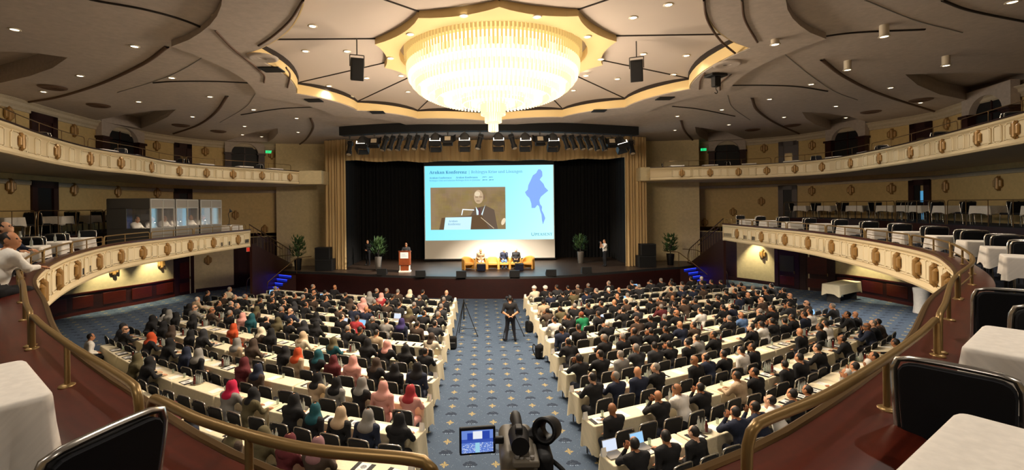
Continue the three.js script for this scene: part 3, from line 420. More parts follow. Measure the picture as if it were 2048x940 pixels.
// potted plants
function plant(label, x, y, z, potMat, h, crown, spread, col) {
  const t = thing('potted_plant', label, 'plant', x, y, z); mesh('pot', put(lathe([[0.01, 0], [0.2, 0], [0.27, h], [0.23, h], [0.22, h - 0.05], [0.01, h - 0.05]], 4), 0, 0, 0, 0, Math.PI / 4), potMat, t);
  const stem = mesh('stem', join([bar([0, h - 0.05, 0], [0.02, h + crown * 0.7, 0.02], 0.03), bar([0, h, 0], [-0.12, h + crown * 0.6, 0.08], 0.02), bar([0, h, 0], [0.14, h + crown * 0.6, -0.05], 0.02)]), M.greyDark, t);
  const leaf = new THREE.BufferGeometry(); leaf.setAttribute('position', new THREE.Float32BufferAttribute([0, 0, 0, 0.05, 0.1, 0.02, -0.05, 0.1, 0.02, 0.045, 0.2, 0.0, -0.045, 0.2, 0, 0, 0.3, -0.06], 3)); leaf.setIndex([0, 1, 2, 1, 3, 2, 2, 3, 4, 3, 5, 4]); leaf.computeVertexNormals();
  const list = []; for (let i = 0; i < 150; i++) { const a = rnd() * 6.28, r = Math.sqrt(rnd()) * spread, yy = h + 0.1 + rnd() * crown, g = leaf.clone(); const k = 1 - Math.abs((yy - h) / crown - 0.55) * 0.7; g.scale(1.1, 1.1, 1.1); g.rotateX(0.5 + rnd() * 1.2); g.rotateY(a); g.translate(Math.sin(a) * r * k, yy, Math.cos(a) * r * k); list.push(g); }
  const f = mesh('foliage', join(list), col, t); f.userData.kind = 'stuff';
}
const leafGreen = std(0x3f5c30, 0.7), palmGreen = leafGreen, potGrey = std(0x6f6a64, 0.6);  // one green material serves both the plants and the palms
{ const q = [[-6.61,-29.08],[6.97,-31.42]]; plant('leafy plant in a tall grey pot near the lectern', q[0][0], Y.stage, q[0][1], potGrey, 0.85, 1.0, 0.42, leafGreen); plant('leafy plant in a tall grey pot near the man in white shirt', q[1][0], Y.stage, q[1][1], potGrey, 0.8, 1.0, 0.4, leafGreen);
  const r = [[-11.98,-29.51],[12.59,-29.86]]; plant('dark potted palm beside the blue lit steps on the lectern side', r[0][0], Y.stage, r[0][1], M.black, 0.75, 1.25, 0.45, palmGreen); plant('dark potted palm beside the loudspeaker stack away from the lectern', r[1][0], Y.stage, r[1][1], M.black, 0.75, 1.1, 0.4, palmGreen); }
// tub armchairs of the panel
const tubM = std(0xd9a24e, 0.6);
function tubChair() {
  const t = thing('tub_armchair', 'x', 'armchair', 0, 0, 0, 0, 'yellow tub armchairs on the stage');
  const arc = []; for (let i = 0; i <= 16; i++) { const a = Math.PI * (-0.08 + 1.16 * i / 16); arc.push(V(0.33 * Math.cos(a), 0, -0.3 * Math.sin(a) + 0.02)); } arc.unshift(V(0.34, 0, 0.34)); arc.push(V(-0.34, 0, 0.34));
  const g = sweep(arc, [[-0.035, 0.02], [0.045, 0.02], [0.045, 0.66], [0.0, 0.7], [-0.035, 0.66]]); const p = g.attributes.position; for (let i = 0; i < p.count; i++) if (p.getY(i) > 0.5) p.setY(i, p.getY(i) + (p.getZ(i) < 0 ? -p.getZ(i) * 0.35 : 0) - (p.getZ(i) > 0.1 ? (p.getZ(i) - 0.1) * 0.3 : 0)); g.computeVertexNormals();
  mesh('shell', g, tubM, t); mesh('seat', rbox(0.58, 0.17, 0.56, 0.05, 0, 0.36, 0.06), tubM, t); return t;
}
const stageZ = [[0.6,-28.95]][0][1];
const tubs = [[933, 0.5], [960, 0.1], [984, 0], [1007, -0.05], [1030, -0.1], [1057, -0.5]].map(([u, r]) => [(u - 960) / 900 * -stageZ, r]);
const tub0 = tubChair(); const tubLabels = ['yellow tub armchair nearest the lectern, turned inward, empty', 'yellow tub armchair holding the man in beige jacket', 'empty yellow tub armchair between the man in beige and the man in navy', 'yellow tub armchair holding the man in blue jeans', 'yellow tub armchair holding the man in dark suit with glasses', 'empty yellow tub armchair at the end farthest from the lectern'];
tubs.forEach(([x, r], i) => { if (!i) { tub0.position.set(x, Y.stage, stageZ); tub0.rotation.y = r; tub0.userData.label = tubLabels[0]; } else copyOf(tub0, tubLabels[i], x, Y.stage, stageZ, r); });
[[961, 'navy draped cube table before the man in beige jacket'], [1037, 'navy draped cube table before the man in dark suit']].forEach(([u, l]) => { const x = (u - 960) / 900 * (-stageZ - 0.75), t = thing('cube_table', l, 'table', x, Y.stage, stageZ + 0.75); mesh('drape', rbox(0.5, 0.36, 0.5, 0.02, 0, 0.2, 0), M.navy, t); mesh('tabletop', rbox(0.54, 0.04, 0.54, 0.01, 0, 0.4, 0), M.black, t); });

// ---------- ornament of the parapets ----------
const face = (n) => Math.atan2(n.x, n.z);
const notch = (w, h, c) => [[-w + c, -h], [w - c, -h], [w - c, -h + c * 0.6], [w, -h + c * 0.6], [w, h - c * 0.6], [w - c, h - c * 0.6], [w - c, h], [-w + c, h], [-w + c, h - c * 0.6], [-w, h - c * 0.6], [-w, -h + c * 0.6], [-w + c, -h + c * 0.6]];
function frameGeo(w, h, c, r) { const P = notch(w, h, c), l = []; P.forEach((p, i) => { const q = P[(i + 1) % P.length]; l.push(bar([p[0], p[1], 0], [q[0], q[1], 0], r, 4)); }); return join(l); }
const longFrame = frameGeo(0.56, 0.25, 0.09, 0.022), shortFrame = frameGeo(0.19, 0.25, 0.06, 0.02), longField = box(1.0, 0.4, 0.012), shortField = box(0.28, 0.4, 0.012);
// a sconce of three fluted amber lobes, the middle one longest
const lobe = (r, h) => put(new THREE.CylinderGeometry(r, r, h, 10, 1, false, -Math.PI / 2, Math.PI), 0, 0, 0);
const lobeTip = (r, h, up) => put(new THREE.ConeGeometry(r, h, 10, 1, false), 0, up * h / 2, 0, up < 0 ? Math.PI : 0);
function lobeGeo(r, h) { const t = lobeTip(r, r * 1.1, 1), b = lobeTip(r, r * 1.1, -1); return join([lobe(r, h), t.translate(0, h / 2, 0), b.translate(0, -h / 2, 0)]); }
const sconceA = lobeGeo(0.075, 0.36), sconceB = lobeGeo(0.065, 0.2), sconcePlate = join([rbox(0.3, 0.26, 0.03, 0.01), rbox(0.12, 0.5, 0.03, 0.01)]);
const sconceGlass = std(0xa07c48, 0.35, { metalness: 0.15 });
function sconce(label, p, y, turn, group, k = 1) {
  const t = thing('wall_sconce', label, 'wall lamp', p.x, y, p.z, turn, group); t.scale.setScalar(k);
  mesh('backplate', sconcePlate, M.gold, t);
  [[0, 0.03, sconceA], [-0.11, 0.015, sconceB], [0.11, 0.015, sconceB]].forEach(([x, z, g]) => { const m = mesh('lobe', g, sconceGlass, t); m.position.set(x, 0, z); });
}
const tiers = [['tierL', tierPathL, 3.74, 'lower balcony parapet on the lectern side', [1.0, 2.85, 4.5, 6.0, 7.35, 8.6, 10.25, 12.3, 14.15, 16.1, 18]], ['tierR', tierPathR, 3.74, 'lower balcony parapet away from the lectern', [26.65, 24.4, 22.65, 21.05, 19.3, 17.7, 16.3, 15.0, 13.8, 12.55, 11.0, 9.2]],
  ['upL', upPathL, 7.2, 'upper balcony parapet on the lectern side', [0.65, 2.5, 4.1, 5.5, 7.0, 9.2, 11.2, 12.8, 15.05, 17.45, 19.6]], ['upR', upPathR, 7.2, 'upper balcony parapet away from the lectern', [39.45, 37.8, 36.2, 34.7, 33.25, 31.8, 29.7, 27.25, 24.9, 22.75, 20.65, 18.9]]];
for (const [key, path, y, where, ss] of tiers) {
  const a = along(path);
  ss.forEach((s, i) => {
    const f = a.at(s), turn = face(f.out), q = f.p.clone().addScaledVector(f.out, 0.012);
    const fr = mesh('panel_frame', longFrame, M.parapetRelief, parapets[key]); fr.position.set(q.x, y, q.z); fr.rotation.y = turn;
    const fd = mesh('panel_field', longField, M.parapetRelief, parapets[key]); fd.position.set(q.x, y, q.z); fd.rotation.y = turn;
    sconce(`amber three-lobed sconce, ${ord[i]} from the stage on the ${where}`, f.p.clone().addScaledVector(f.out, 0.03), y, turn, 'sconces on the parapets');
    const n = ss[i + 1]; if (n !== undefined) { const m = a.at((s + n) / 2), r = m.p.clone().addScaledVector(m.out, 0.012), g = mesh('panel_frame', shortFrame, M.parapetRelief, parapets[key]); g.position.set(r.x, y, r.z); g.rotation.y = face(m.out); const h = mesh('panel_field', shortField, M.parapetRelief, parapets[key]); h.position.set(r.x, y, r.z); h.rotation.y = face(m.out); }
  });
}
// ---------- walls: lamps, doors, arches ----------
const wp = { uL: along(planCurve(plan.upperL, 60)), uR: along(planCurve(plan.upperR, 60)), lL: along(planCurve(plan.lowerL, 60)), lR: along(planCurve(plan.lowerR, 60)) };
const onWall = (k, s, off = 0) => { const f = wp[k].at(s), n = f.out.clone().negate(); return { p: f.p.clone().addScaledVector(n, off), turn: face(n), n }; };
const lampRows = [['uL', 'upper wall on the lectern side', [[23.8, 9.15], [27.45, 9.1], [32.95, 9.1], [35.9, 9.07], [39.95, 9.05]]], ['uR', 'upper wall away from the lectern', [[2.8, 9.05], [7.6, 9.1], [10.45, 9], [15.05, 9], [17.95, 9.06]]],
  ['uL', 'middle wall on the lectern side', [[23.85, 6.3], [27.4, 6.3], [30.3, 6.3], [32.95, 6.3], [37.65, 4.88], [39.45, 3.85]]], ['uR', 'middle wall away from the lectern', [[3.8, 3.9], [5.65, 4.66], [7.4, 5.39], [10.4, 6.03], [12.85, 6], [15, 6], [17.8, 6], [21.3, 6]]],
  ['lL', 'wall below the balcony on the lectern side', [[28.8, 1.9], [30.5, 2.08], [32.95, 2.13], [35.9, 2]]], ['lR', 'wall below the balcony away from the lectern', [[5.8, 1.96]]]];
for (const [k, where, list] of lampRows) list.forEach(([s, y], i) => { const w = onWall(k, s, 0.03); sconce(`brown-gold lozenge sconce, ${ord[i]} on the ${where}`, w.p, y, w.turn, 'sconces on the walls', 1.25); });
let doorN = 0;
function door(k, s0, s1, y0, y1, style, label) {
  const w = onWall(k, (s0 + s1) / 2, 0.02), W = Math.abs(s1 - s0), H = y1 - y0, g = new THREE.Group(); g.name = 'door_' + (++doorN); g.position.set(w.p.x, y0, w.p.z); g.rotation.y = w.turn; g.userData = { kind: 'structure', label }; scene.add(g);
  const fw = style === 'glass' ? 0.22 : 0.3;
  mesh('frame', join([box(fw, H, 0.16, -W / 2 + fw / 2, H / 2, 0), box(fw, H, 0.16, W / 2 - fw / 2, H / 2, 0), box(W, fw, 0.16, 0, H - fw / 2, 0)]), M.woodDark, g);
  if (style === 'mirror') { const lf = mesh('leaf', box(W - 2 * fw, H - fw, 0.06, 0, (H - fw) / 2, 0), M.woodDark, g); mesh('pane', box(W - 2 * fw - 0.12, H * 0.5, 0.02, 0, H * 0.42, 0.035), std(0x8a7a5c, 0.15, { metalness: 0.6 }), lf); mesh('rail_bar', box(W - 2 * fw - 0.1, 0.06, 0.04, 0, H * 0.45, 0.05), M.woodDark, lf); }
  else if (style === 'dark') { const lf = mesh('leaf', box(W - 2 * fw, H - fw, 0.05, 0, (H - fw) / 2, -0.03), M.black, g); mesh('handle', box(0.03, 0.14, 0.05, W / 2 - fw - 0.1, 1.0, 0.02), M.brass, lf); }
  else if (style === 'blue') { mesh('leaf', box((W - 2 * fw) * 0.55, H - fw, 0.05, -(W - 2 * fw) * 0.22, (H - fw) / 2, 0.02), M.black, g); mesh('lit_gap', box((W - 2 * fw) * 0.42, H * 0.72, 0.02, (W - 2 * fw) * 0.28, H * 0.42, 0.0), glow(0x58a8d8, 0.7, 0x204050), g); }  // emissive panel paints the blue light showing in the door gap
  else { const lf = mesh('leaf', box(W - 2 * fw, H - fw, 0.06, 0, (H - fw) / 2, 0), M.woodDark, g); for (const yy of [0.45, 1.5]) mesh('panel', rbox(W - 2 * fw - 0.16, yy < 1 ? 0.55 : 1.0, 0.03, 0.01, 0, yy, 0.04), style === 'glass' && yy > 1 ? M.greyDark : M.wood, lf); mesh('handle', box(0.04, 0.16, 0.06, W / 2 - fw - 0.06, 1.0, 0.06), M.brass, lf); }
}
door('uL', 24.9, 26.4, Y.upper, 9.5, 'mirror', 'dark framed mirrored door on the upper balcony'); door('uL', 34.05, 35.1, Y.upper, 9.45, 'mirror', 'dark framed mirrored door between sconces'); door('uL', 41.5, 42.75, Y.upper, 9.3, 'dark', 'dark timber door beside the stage curtain');
door('uR', 15.85, 16.95, Y.upper, 9.4, 'mirror', 'dark framed mirrored door on the upper balcony'); door('uR', 8.45, 9.6, Y.upper, 9.45, 'mirror', 'dark framed mirrored door between sconces'); door('uR', 0.5, 1.75, Y.upper, 9.45, 'dark', 'dark timber door beside the stage curtain');
door('uL', 24.9, 26.4, Y.balcony, 6.6, 'dark', 'dark doorway behind the balcony tables'); door('uL', 34, 35.1, Y.balcony, 6.6, 'dark', 'dark doorway behind the interpreter booths');
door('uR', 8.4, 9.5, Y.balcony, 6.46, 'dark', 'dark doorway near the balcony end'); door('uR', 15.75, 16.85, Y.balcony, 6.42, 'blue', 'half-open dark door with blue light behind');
door('lL', 33.8, 35.2, 0, 3.0, 'panel', 'dark panelled door below the balcony'); door('lR', 6.6, 8.0, 0, 3.0, 'glass', 'dark timber door with glass panel'); door('lR', 8.0, 9.7, 0, 3.0, 'panel', 'wide dark timber door below the balcony');
function archDoor(k, s0, s1, label) {
  const w = onWall(k, (s0 + s1) / 2, 0.05), W = Math.abs(s1 - s0), g = new THREE.Group(); g.name = 'door_' + (++doorN); g.position.set(w.p.x, Y.upper, w.p.z); g.rotation.y = w.turn; g.userData = { kind: 'structure', label }; scene.add(g);
  const R = W * 0.34, spring = 2.05, H = Y.ceiling - Y.upper + 0.05, sp = new THREE.Shape([[-W / 2, spring], [W / 2, spring], [W / 2, H + 0.25], [-W / 2, H + 0.25]].map(([x, y]) => new THREE.Vector2(x, y))), hole = new THREE.Path(); hole.moveTo(-R, spring - 0.0); hole.lineTo(R, spring); hole.absellipse(0, spring, R, Math.min(R, H - spring - 0.08), 0, Math.PI, false); sp.holes.push(hole);
  mesh('spandrel', new THREE.ExtrudeGeometry(sp, { depth: 0.3, bevelEnabled: false, curveSegments: 20 }), M.ceiling, g);
  for (const s of [-1, 1]) { mesh('pilaster', box(W / 2 - R, spring, 0.34, s * (W / 2 + R) / 2, spring / 2, 0.17), M.woodDark, g); mesh('impost', box(W / 2 - R + 0.12, 0.12, 0.42, s * (W / 2 + R) / 2, spring, 0.2), M.woodDark, g); }
  const op = new THREE.Shape(); op.moveTo(-R, 0); op.lineTo(R, 0); op.lineTo(R, spring); op.absellipse(0, spring, R, Math.min(R, H - spring - 0.08), 0, Math.PI, false); op.lineTo(-R, 0);
  mesh('door_leaf', new THREE.ExtrudeGeometry(op, { depth: 0.04, bevelEnabled: false, curveSegments: 20 }), M.black, g); mesh('mullion', box(0.06, spring + R * 0.6, 0.06, 0, (spring + R * 0.6) / 2, 0.05), M.woodDark, g); mesh('transom', box(2 * R, 0.06, 0.06, 0, spring, 0.05), M.woodDark, g);
}
archDoor('uL', 28.85, 31.95, 'dark arched double door under a vault pocket'); archDoor('uL', 37.05, 39.45, 'dark arched double door near the green exit sign'); archDoor('uR', 11.55, 13.95, 'dark arched double door under a vault pocket'); archDoor('uR', 4.1, 6.45, 'dark arched double door near the green exit sign'); archDoor('uR', 19.8, 22.4, 'dark arched double door at the picture edge');
for (const [k, s, l] of [['uL', 39.75, 'green lit exit sign beside the arched door on the lectern side'], ['uR', 3.75, 'green lit exit sign beside the arched door away from the lectern']]) { const w = onWall(k, s, 0.12), t = thing('exit_sign', l, 'sign', w.p.x, 9.25, w.p.z, w.turn); mesh('housing', rbox(0.42, 0.22, 0.06, 0.01), M.white, t); mesh('lit_face', box(0.38, 0.18, 0.01, 0, 0, 0.034), M.exit, t); mesh('running_figure', join([box(0.03, 0.07, 0.006, -0.05, 0.01, 0.043), cyl(0.016, 0.016, 0.006, 8).rotateX(Math.PI / 2).translate(-0.04, 0.065, 0.043), bar([-0.05, -0.02, 0.043], [-0.09, -0.07, 0.043], 0.008, 4), bar([-0.05, -0.02, 0.043], [-0.01, -0.06, 0.043], 0.008, 4), box(0.09, 0.02, 0.006, 0.08, 0, 0.043)]), M.white, t); }
// wainscot below the balcony
for (const [k, s0, s1] of [['lL', 18, 33.8], ['lR', 9.7, 26]]) { const n = Math.round((s1 - s0) / 1.3), pts = []; for (let i = 0; i <= n * 3; i++) pts.push(onWall(k, s0 + (s1 - s0) * i / (n * 3), 0).p); const w = structure('wainscot', sweep(pts, [[0, 0], [0, 1.05], [-0.05, 1.05], [-0.05, 0]]), M.woodDark, 'dark timber wainscot below the balcony'); mesh('dado_rail', sweep(pts, [[0, 1.05], [0, 1.12], [-0.09, 1.12], [-0.09, 1.05]]), M.wood, w); mesh('skirting', sweep(pts, [[0, 0], [0, 0.16], [-0.075, 0.16], [-0.075, 0]]), M.wood, w);
  for (let i = 0; i < n; i++) { const f = onWall(k, s0 + (s1 - s0) * (i + 0.5) / n, 0.055), m = mesh('panel', rbox(1.05, 0.62, 0.03, 0.012), M.wood, w); m.position.set(f.p.x, 0.62, f.p.z); m.rotation.y = f.turn; } }
for (const [k, s0, s1] of [['lL', 35.2, 40], ['lR', 1, 6.6]]) { const pts = []; for (let i = 0; i <= 12; i++) pts.push(onWall(k, s0 + (s1 - s0) * i / 12, 0).p); structure('baseboard_' + (k === 'lL' ? 'left' : 'right'), sweep(pts, [[0, 0], [0, 0.22], [-0.04, 0.22], [-0.04, 0]]), M.woodDark); }
// wall washers under the balcony that draw bright arcs on the cream wall
[['lL', 32.4], ['lL', 30.2], ['lR', 5.4], ['lR', 11.6]].forEach(([k, s], i) => { const w = onWall(k, s, 0.75), t = thing('ceiling_spot', ['wall washer under the balcony near the panelled door', 'wall washer under the balcony above the wainscot', 'wall washer under the balcony near the glass door', 'wall washer under the balcony behind the clothed table'][i], 'ceiling light', w.p.x, Y.parapetLow + 0.02, w.p.z); const r = mesh('trim_ring', downTrim, lightTrim, t); const l = mesh('lens', downLens, M.lamp, t);
  const sp = new THREE.SpotLight(0xfff0c0, POWER.underBalcony, 0, 0.62, 0.5, 2); sp.position.set(w.p.x, Y.parapetLow - 0.03, w.p.z); sp.target.position.set(w.p.x - w.n.x * 0.55, 1.2, w.p.z - w.n.z * 0.55); sp.castShadow = true; sp.shadow.radius = 2; sp.name = 'wall_washer_beam'; scene.add(sp, sp.target); });
// ---------- rails ----------
function railSection(name, label, path, s0, s1, y, off, h, r, posts, bottomBar, group, mat = M.brass) {
  const a = along(path), at = (s, yy, o = off) => { const f = a.at(s); return [f.p.x + f.out.x * o, yy, f.p.z + f.out.z * o]; }, t = thing(name, label, 'railing', 0, 0, 0, 0, group), pts = [at(s0, y), at(s0, y + h * 0.62), at(s0 + 0.025, y + h * 0.9), at(s0 + 0.09, y + h)], n = Math.max(2, Math.round((s1 - s0) / 0.5));
  for (let i = 1; i < n; i++) pts.push(at(s0 + (s1 - s0) * i / n, y + h)); pts.push(at(s1 - 0.09, y + h), at(s1 - 0.025, y + h * 0.9), at(s1, y + h * 0.62), at(s1, y));
  mesh('handrail', tube(pts, r, n * 8 + 24, 10), mat, t);
  if (bottomBar) { const q = []; for (let i = 0; i <= n; i++) q.push(at(s0 + (s1 - s0) * i / n, y + h * 0.45)); mesh('lower_bar', tube(q, r * 0.4, n * 4, 6), mat, t); }
  for (let i = 1; i <= posts; i++) mesh('post', bar(at(s0 + (s1 - s0) * i / (posts + 1), y), at(s0 + (s1 - s0) * i / (posts + 1), y + h), r * 0.75, 8), mat, t);
  for (let i = 0; i <= posts + 1; i++) { const p = at(s0 + (s1 - s0) * i / (posts + 1), y); mesh('flange', lathe([[0.001, 0.014], [r * 1.4, 0.013], [r * 2.2, 0.004], [r * 2.3, -0.01], [0.001, -0.01]], 14).translate(...p), mat, t); }
  return t;
}
const railY = Y.parapet - 0.012;
[[25.75, 27.2], [23.1, 25.62], [20.4, 22.98], [17.6, 20.3], [14.9, 17.5], [12.2, 14.8], [9.5, 12.1], [6.8, 9.4], [4.1, 6.7], [1.4, 4.0], [0.15, 1.3]].forEach(([a, b], i) => railSection('balcony_railing', `brass rail on the timber capping, ${ord[i]} section from the video camera towards the booths`, tierPathL, a, b, railY, -0.1, 0.27, 0.021, 1, i > 2, 'brass rail sections'));
[[0.98, 3.72], [3.84, 6.5], [6.6, 9.2], [9.3, 11.9], [12, 14.6], [14.7, 17.3], [17.4, 20], [20.1, 22.7], [22.8, 25.4], [25.5, 27.4], [27.5, 28.1]].forEach(([a, b], i) => railSection('balcony_railing', `brass rail on the capping, ${ord[i]} section from the video camera along the empty balcony`, tierPathR, a, b, railY, -0.1, 0.27, 0.021, 1, i > 1, 'brass rail sections'));
[[0.5, 6.5], [6.7, 12.7], [12.9, 18.9], [19.1, 25]].forEach(([a, b], i) => railSection('upper_railing', `thin rail above the upper parapet on lectern side, ${ord[i]} section from the stage`, upPathL, a, b, Y.upperTop, -0.08, 0.34, 0.014, 3, false, 'upper rail sections', M.brassDark));
[[34.5, 40.5], [28.3, 34.3], [22.1, 28.1], [15.9, 21.9]].forEach(([a, b], i) => railSection('upper_railing', `thin rail above the upper parapet away from lectern, ${ord[i]} section from the stage`, upPathR, a, b, Y.upperTop, -0.08, 0.34, 0.014, 3, false, 'upper rail sections', M.brassDark));
// ---------- ceiling fittings ----------
const ventG = join([lathe([[0.1, -0.012], [0.12, -0.05], [0.2, -0.02], [0.22, -0.06], [0.3, -0.03], [0.32, -0.07], [0.4, -0.04], [0.42, -0.012]], 24), lathe([[0.001, -0.02], [0.42, -0.012]], 24)]);
[[-15.47,-16.34],[-16.24,-19.22],[-15.89,-23.98],[-15.04,-25.96],[19.62,-19.97],[19.6,-22.5],[18.22,-26.16],[16.77,-27.6]].forEach(([x, z], i) => { tag(mesh('air_diffuser', ventG, M.trimBrown), `round brown ceiling air diffuser, ${ord[i % 4]} ${i < 4 ? 'from the left edge' : 'from the right edge'} of the photo`, 'air vent', 'round ceiling air diffusers').position.set(x, Y.ceiling, z); });
[[-6.17,-12.89],[7.74,-13.99]].forEach(([x, z], i) => { tag(mesh('air_diffuser', ventG, M.ceiling), ['pale round air diffuser beside the black hatch in the ceiling ring', 'pale round air diffuser above the hanging black hoist'][i], 'air vent').position.set(x, Y.ceiling - 0.16, z); });
[[-6.43,-14.01],[-4.62,-20.52],[5.54,-20.75],[7.63,-18.45],[-6.63,-18.1]].forEach(([x, z], i) => { tag(mesh('ceiling_hatch', rbox(0.62, 0.04, 0.5, 0.01, 0, -0.02, 0), M.black), `black hatch in the ceiling ring, ${ord[i]} round from the left`, 'hatch', 'black ceiling hatches').position.set(x, Y.ceiling - 0.16, z); });
{ const [x, z] = [[7.97,-15.11]][0], t = thing('chain_hoist', 'black chain hoist with hook hanging from the ceiling ring', 'hoist', x, Y.ceiling - 0.16, z, 0.2); mesh('bracket', rbox(0.6, 0.08, 0.4, 0.02, 0, -0.06, 0), M.black, t); mesh('motor', rbox(0.24, 0.34, 0.2, 0.03, 0, -0.26, 0), M.black, t); mesh('hook', tube([[0, -0.42, 0], [0, -0.52, 0], [0.04, -0.56, 0], [0.05, -0.62, 0], [0, -0.66, 0], [-0.05, -0.62, 0]], 0.014, 16, 5), M.black, t); }
[[[[-3.68,-13.65]][0], 0.35, 'black loudspeaker hanging from the ceiling towards the lectern side'], [[[4.97,-14.14]][0], -0.35, 'black loudspeaker hanging from the ceiling away from the lectern']].forEach(([[x, z], r, l]) => {
  const t = thing('hanging_loudspeaker', l, 'speaker', x, Y.ceiling + 0.62, z, r); mesh('hanger', join([bar([0, 0, 0], [0, -0.5, 0], 0.02), bar([-0.21, -0.5, 0], [0.21, -0.5, 0], 0.015), bar([-0.21, -0.5, 0], [-0.21, -0.85, 0], 0.015), bar([0.21, -0.5, 0], [0.21, -0.85, 0], 0.015)]), M.greyDark, t);
  mesh('cabinet', put(new RoundedBoxGeometry(0.38, 0.66, 0.3, 2, 0.02), 0, -0.93, 0, 0.35), M.black, t); mesh('grille', put(box(0.32, 0.56, 0.02), 0, -0.98, 0.15, 0.35), M.black, t); });

// dark timber lining of the lobby beside the stairs
for (const [k, s0, s1, n] of [['lL', 37.4, 40.4, 3], ['lR', 1.5, 4.1, 3]]) { const pts = []; for (let i = 0; i <= 8; i++) pts.push(onWall(k, s0 + (s1 - s0) * i / 8, 0).p); const w = structure('wall_lining', sweep(pts, [[0, 0], [0, Y.parapetLow], [-0.05, Y.parapetLow], [-0.05, 0]]), M.woodDark, 'dark timber wall lining beside the stairs'); for (let i = 0; i < n; i++) { const f = onWall(k, s0 + (s1 - s0) * (i + 0.5) / n, 0.055), m = mesh('panel', rbox((s1 - s0) / n - 0.2, 2.6, 0.03, 0.012), M.woodDark, w); m.position.set(f.p.x, 1.6, f.p.z); m.rotation.y = f.turn; } }

// downlights in the ceiling under the balcony
[[15.6, -17, 34], [18.2, -20.5, 40], [15.6, -22, 34], [19.4, -16, 40], [16.8, -13, 30], [-15.6, -16, 10], [-16.4, -20.5, 12], [-16.8, -24.6, 12]].forEach(([x, z, p], i) => {
  const t = thing('ceiling_spot', `recessed downlight under the ${i < 5 ? 'empty' : 'booth side'} balcony, ${ord[i < 5 ? i : i - 5]} of its run`, 'ceiling light', x, Y.parapetLow + 0.02, z, 0, 'downlights under the balcony'); mesh('trim_ring', downTrim, lightTrim, t); mesh('lens', downLens, M.lamp, t);
  const l = new THREE.SpotLight(WARM, p, 0, 1.2, 0.8, 2); l.position.set(x, Y.parapetLow - 0.04, z); l.target.position.set(x, 0, z); l.castShadow = true; l.shadow.radius = 4; l.name = 'downlight_beam'; scene.add(l, l.target); });
{ const w = onWall('lL', 38.4, 0.1), t = thing('exit_sign', 'small red lit sign on the dark wall below the booths', 'sign', w.p.x, 2.5, w.p.z, w.turn); mesh('housing', rbox(0.3, 0.3, 0.05, 0.01), M.white, t); mesh('lit_face', box(0.26, 0.26, 0.01, 0, 0, 0.03), glow(0xc83020, 0.8), t); }

// ---------- figures ----------
// a field meshed on a cubic grid: centre, half size, cells
function meshField(f, cx, cy, cz, half, res) {
  const mc = new MarchingCubes(res, new THREE.MeshBasicMaterial(), false, false, 40000); mc.isolation = 0; const n = mc.size, h = mc.halfsize;
  for (let z = 0; z < n; z++) for (let y = 0; y < n; y++) for (let x = 0; x < n; x++) mc.field[x + y * n + z * n * n] = -f(cx + (x - h) / h * half, cy + (y - h) / h * half, cz + (z - h) / h * half);
  mc.update(); const c = mc.geometry.drawRange.count, p = new Float32Array(c * 3);
  for (let i = 0; i < c; i++) { p[i * 3] = cx + mc.positionArray[i * 3] * half; p[i * 3 + 1] = cy + mc.positionArray[i * 3 + 1] * half; p[i * 3 + 2] = cz + mc.positionArray[i * 3 + 2] * half; }
  const g = new THREE.BufferGeometry(); g.setAttribute('position', new THREE.BufferAttribute(p, 3)); const m = mergeVertices(g, 1e-4); m.computeVertexNormals(); return m;
}
const smin = (a, b, k) => { const h = Math.max(k - Math.abs(a - b), 0) / k; return Math.min(a, b) - h * h * k * 0.25; };
function capsule(px, py, pz, a, b, ra, rb) { const bx = b[0] - a[0], by = b[1] - a[1], bz = b[2] - a[2], qx = px - a[0], qy = py - a[1], qz = pz - a[2]; let t = (qx * bx + qy * by + qz * bz) / (bx * bx + by * by + bz * bz + 1e-9); t = t < 0 ? 0 : t > 1 ? 1 : t; const dx = qx - bx * t, dy = qy - by * t, dz = qz - bz * t; return Math.sqrt(dx * dx + dy * dy + dz * dz) - (ra + (rb - ra) * t); }
const ell = (x, y, z, a, b, c) => { const k = Math.sqrt((x / a) ** 2 + (y / b) ** 2 + (z / c) ** 2); return (k - 1) * Math.min(a, b, c); };
// head in its own axes (face towards -z), centre of skull at the origin
function headField(x, y, z) {
  let d = ell(x, y - 0.02, z - 0.01, 0.077, 0.098, 0.095); d = smin(d, ell(x, y + 0.055, z + 0.035, 0.056, 0.066, 0.062), 0.05);
  d = smin(d, capsule(x, y, z, [0, 0.0, -0.085], [0, -0.03, -0.106], 0.008, 0.013), 0.02); d = smin(d, capsule(x, y, z, [-0.012, -0.068, -0.088], [0.012, -0.068, -0.088], 0.006, 0.006), 0.014);
  d = Math.max(d, -ell(Math.abs(x) - 0.032, y - 0.008, z + 0.098, 0.018, 0.012, 0.014));
  d = smin(d, ell(Math.abs(x) - 0.08, y + 0.01, z - 0.012, 0.012, 0.03, 0.02), 0.012);
  return smin(d, capsule(x, y, z, [0, -0.05, 0.02], [0, -0.17, 0.03], 0.052, 0.06), 0.03);
}
const headGeo = meshField(headField, 0, -0.02, 0, 0.18, 26), eyeGeo = join([-1, 1].map((s) => put(new THREE.SphereGeometry(0.011, 6, 5), s * 0.032, 0.008, -0.086)));
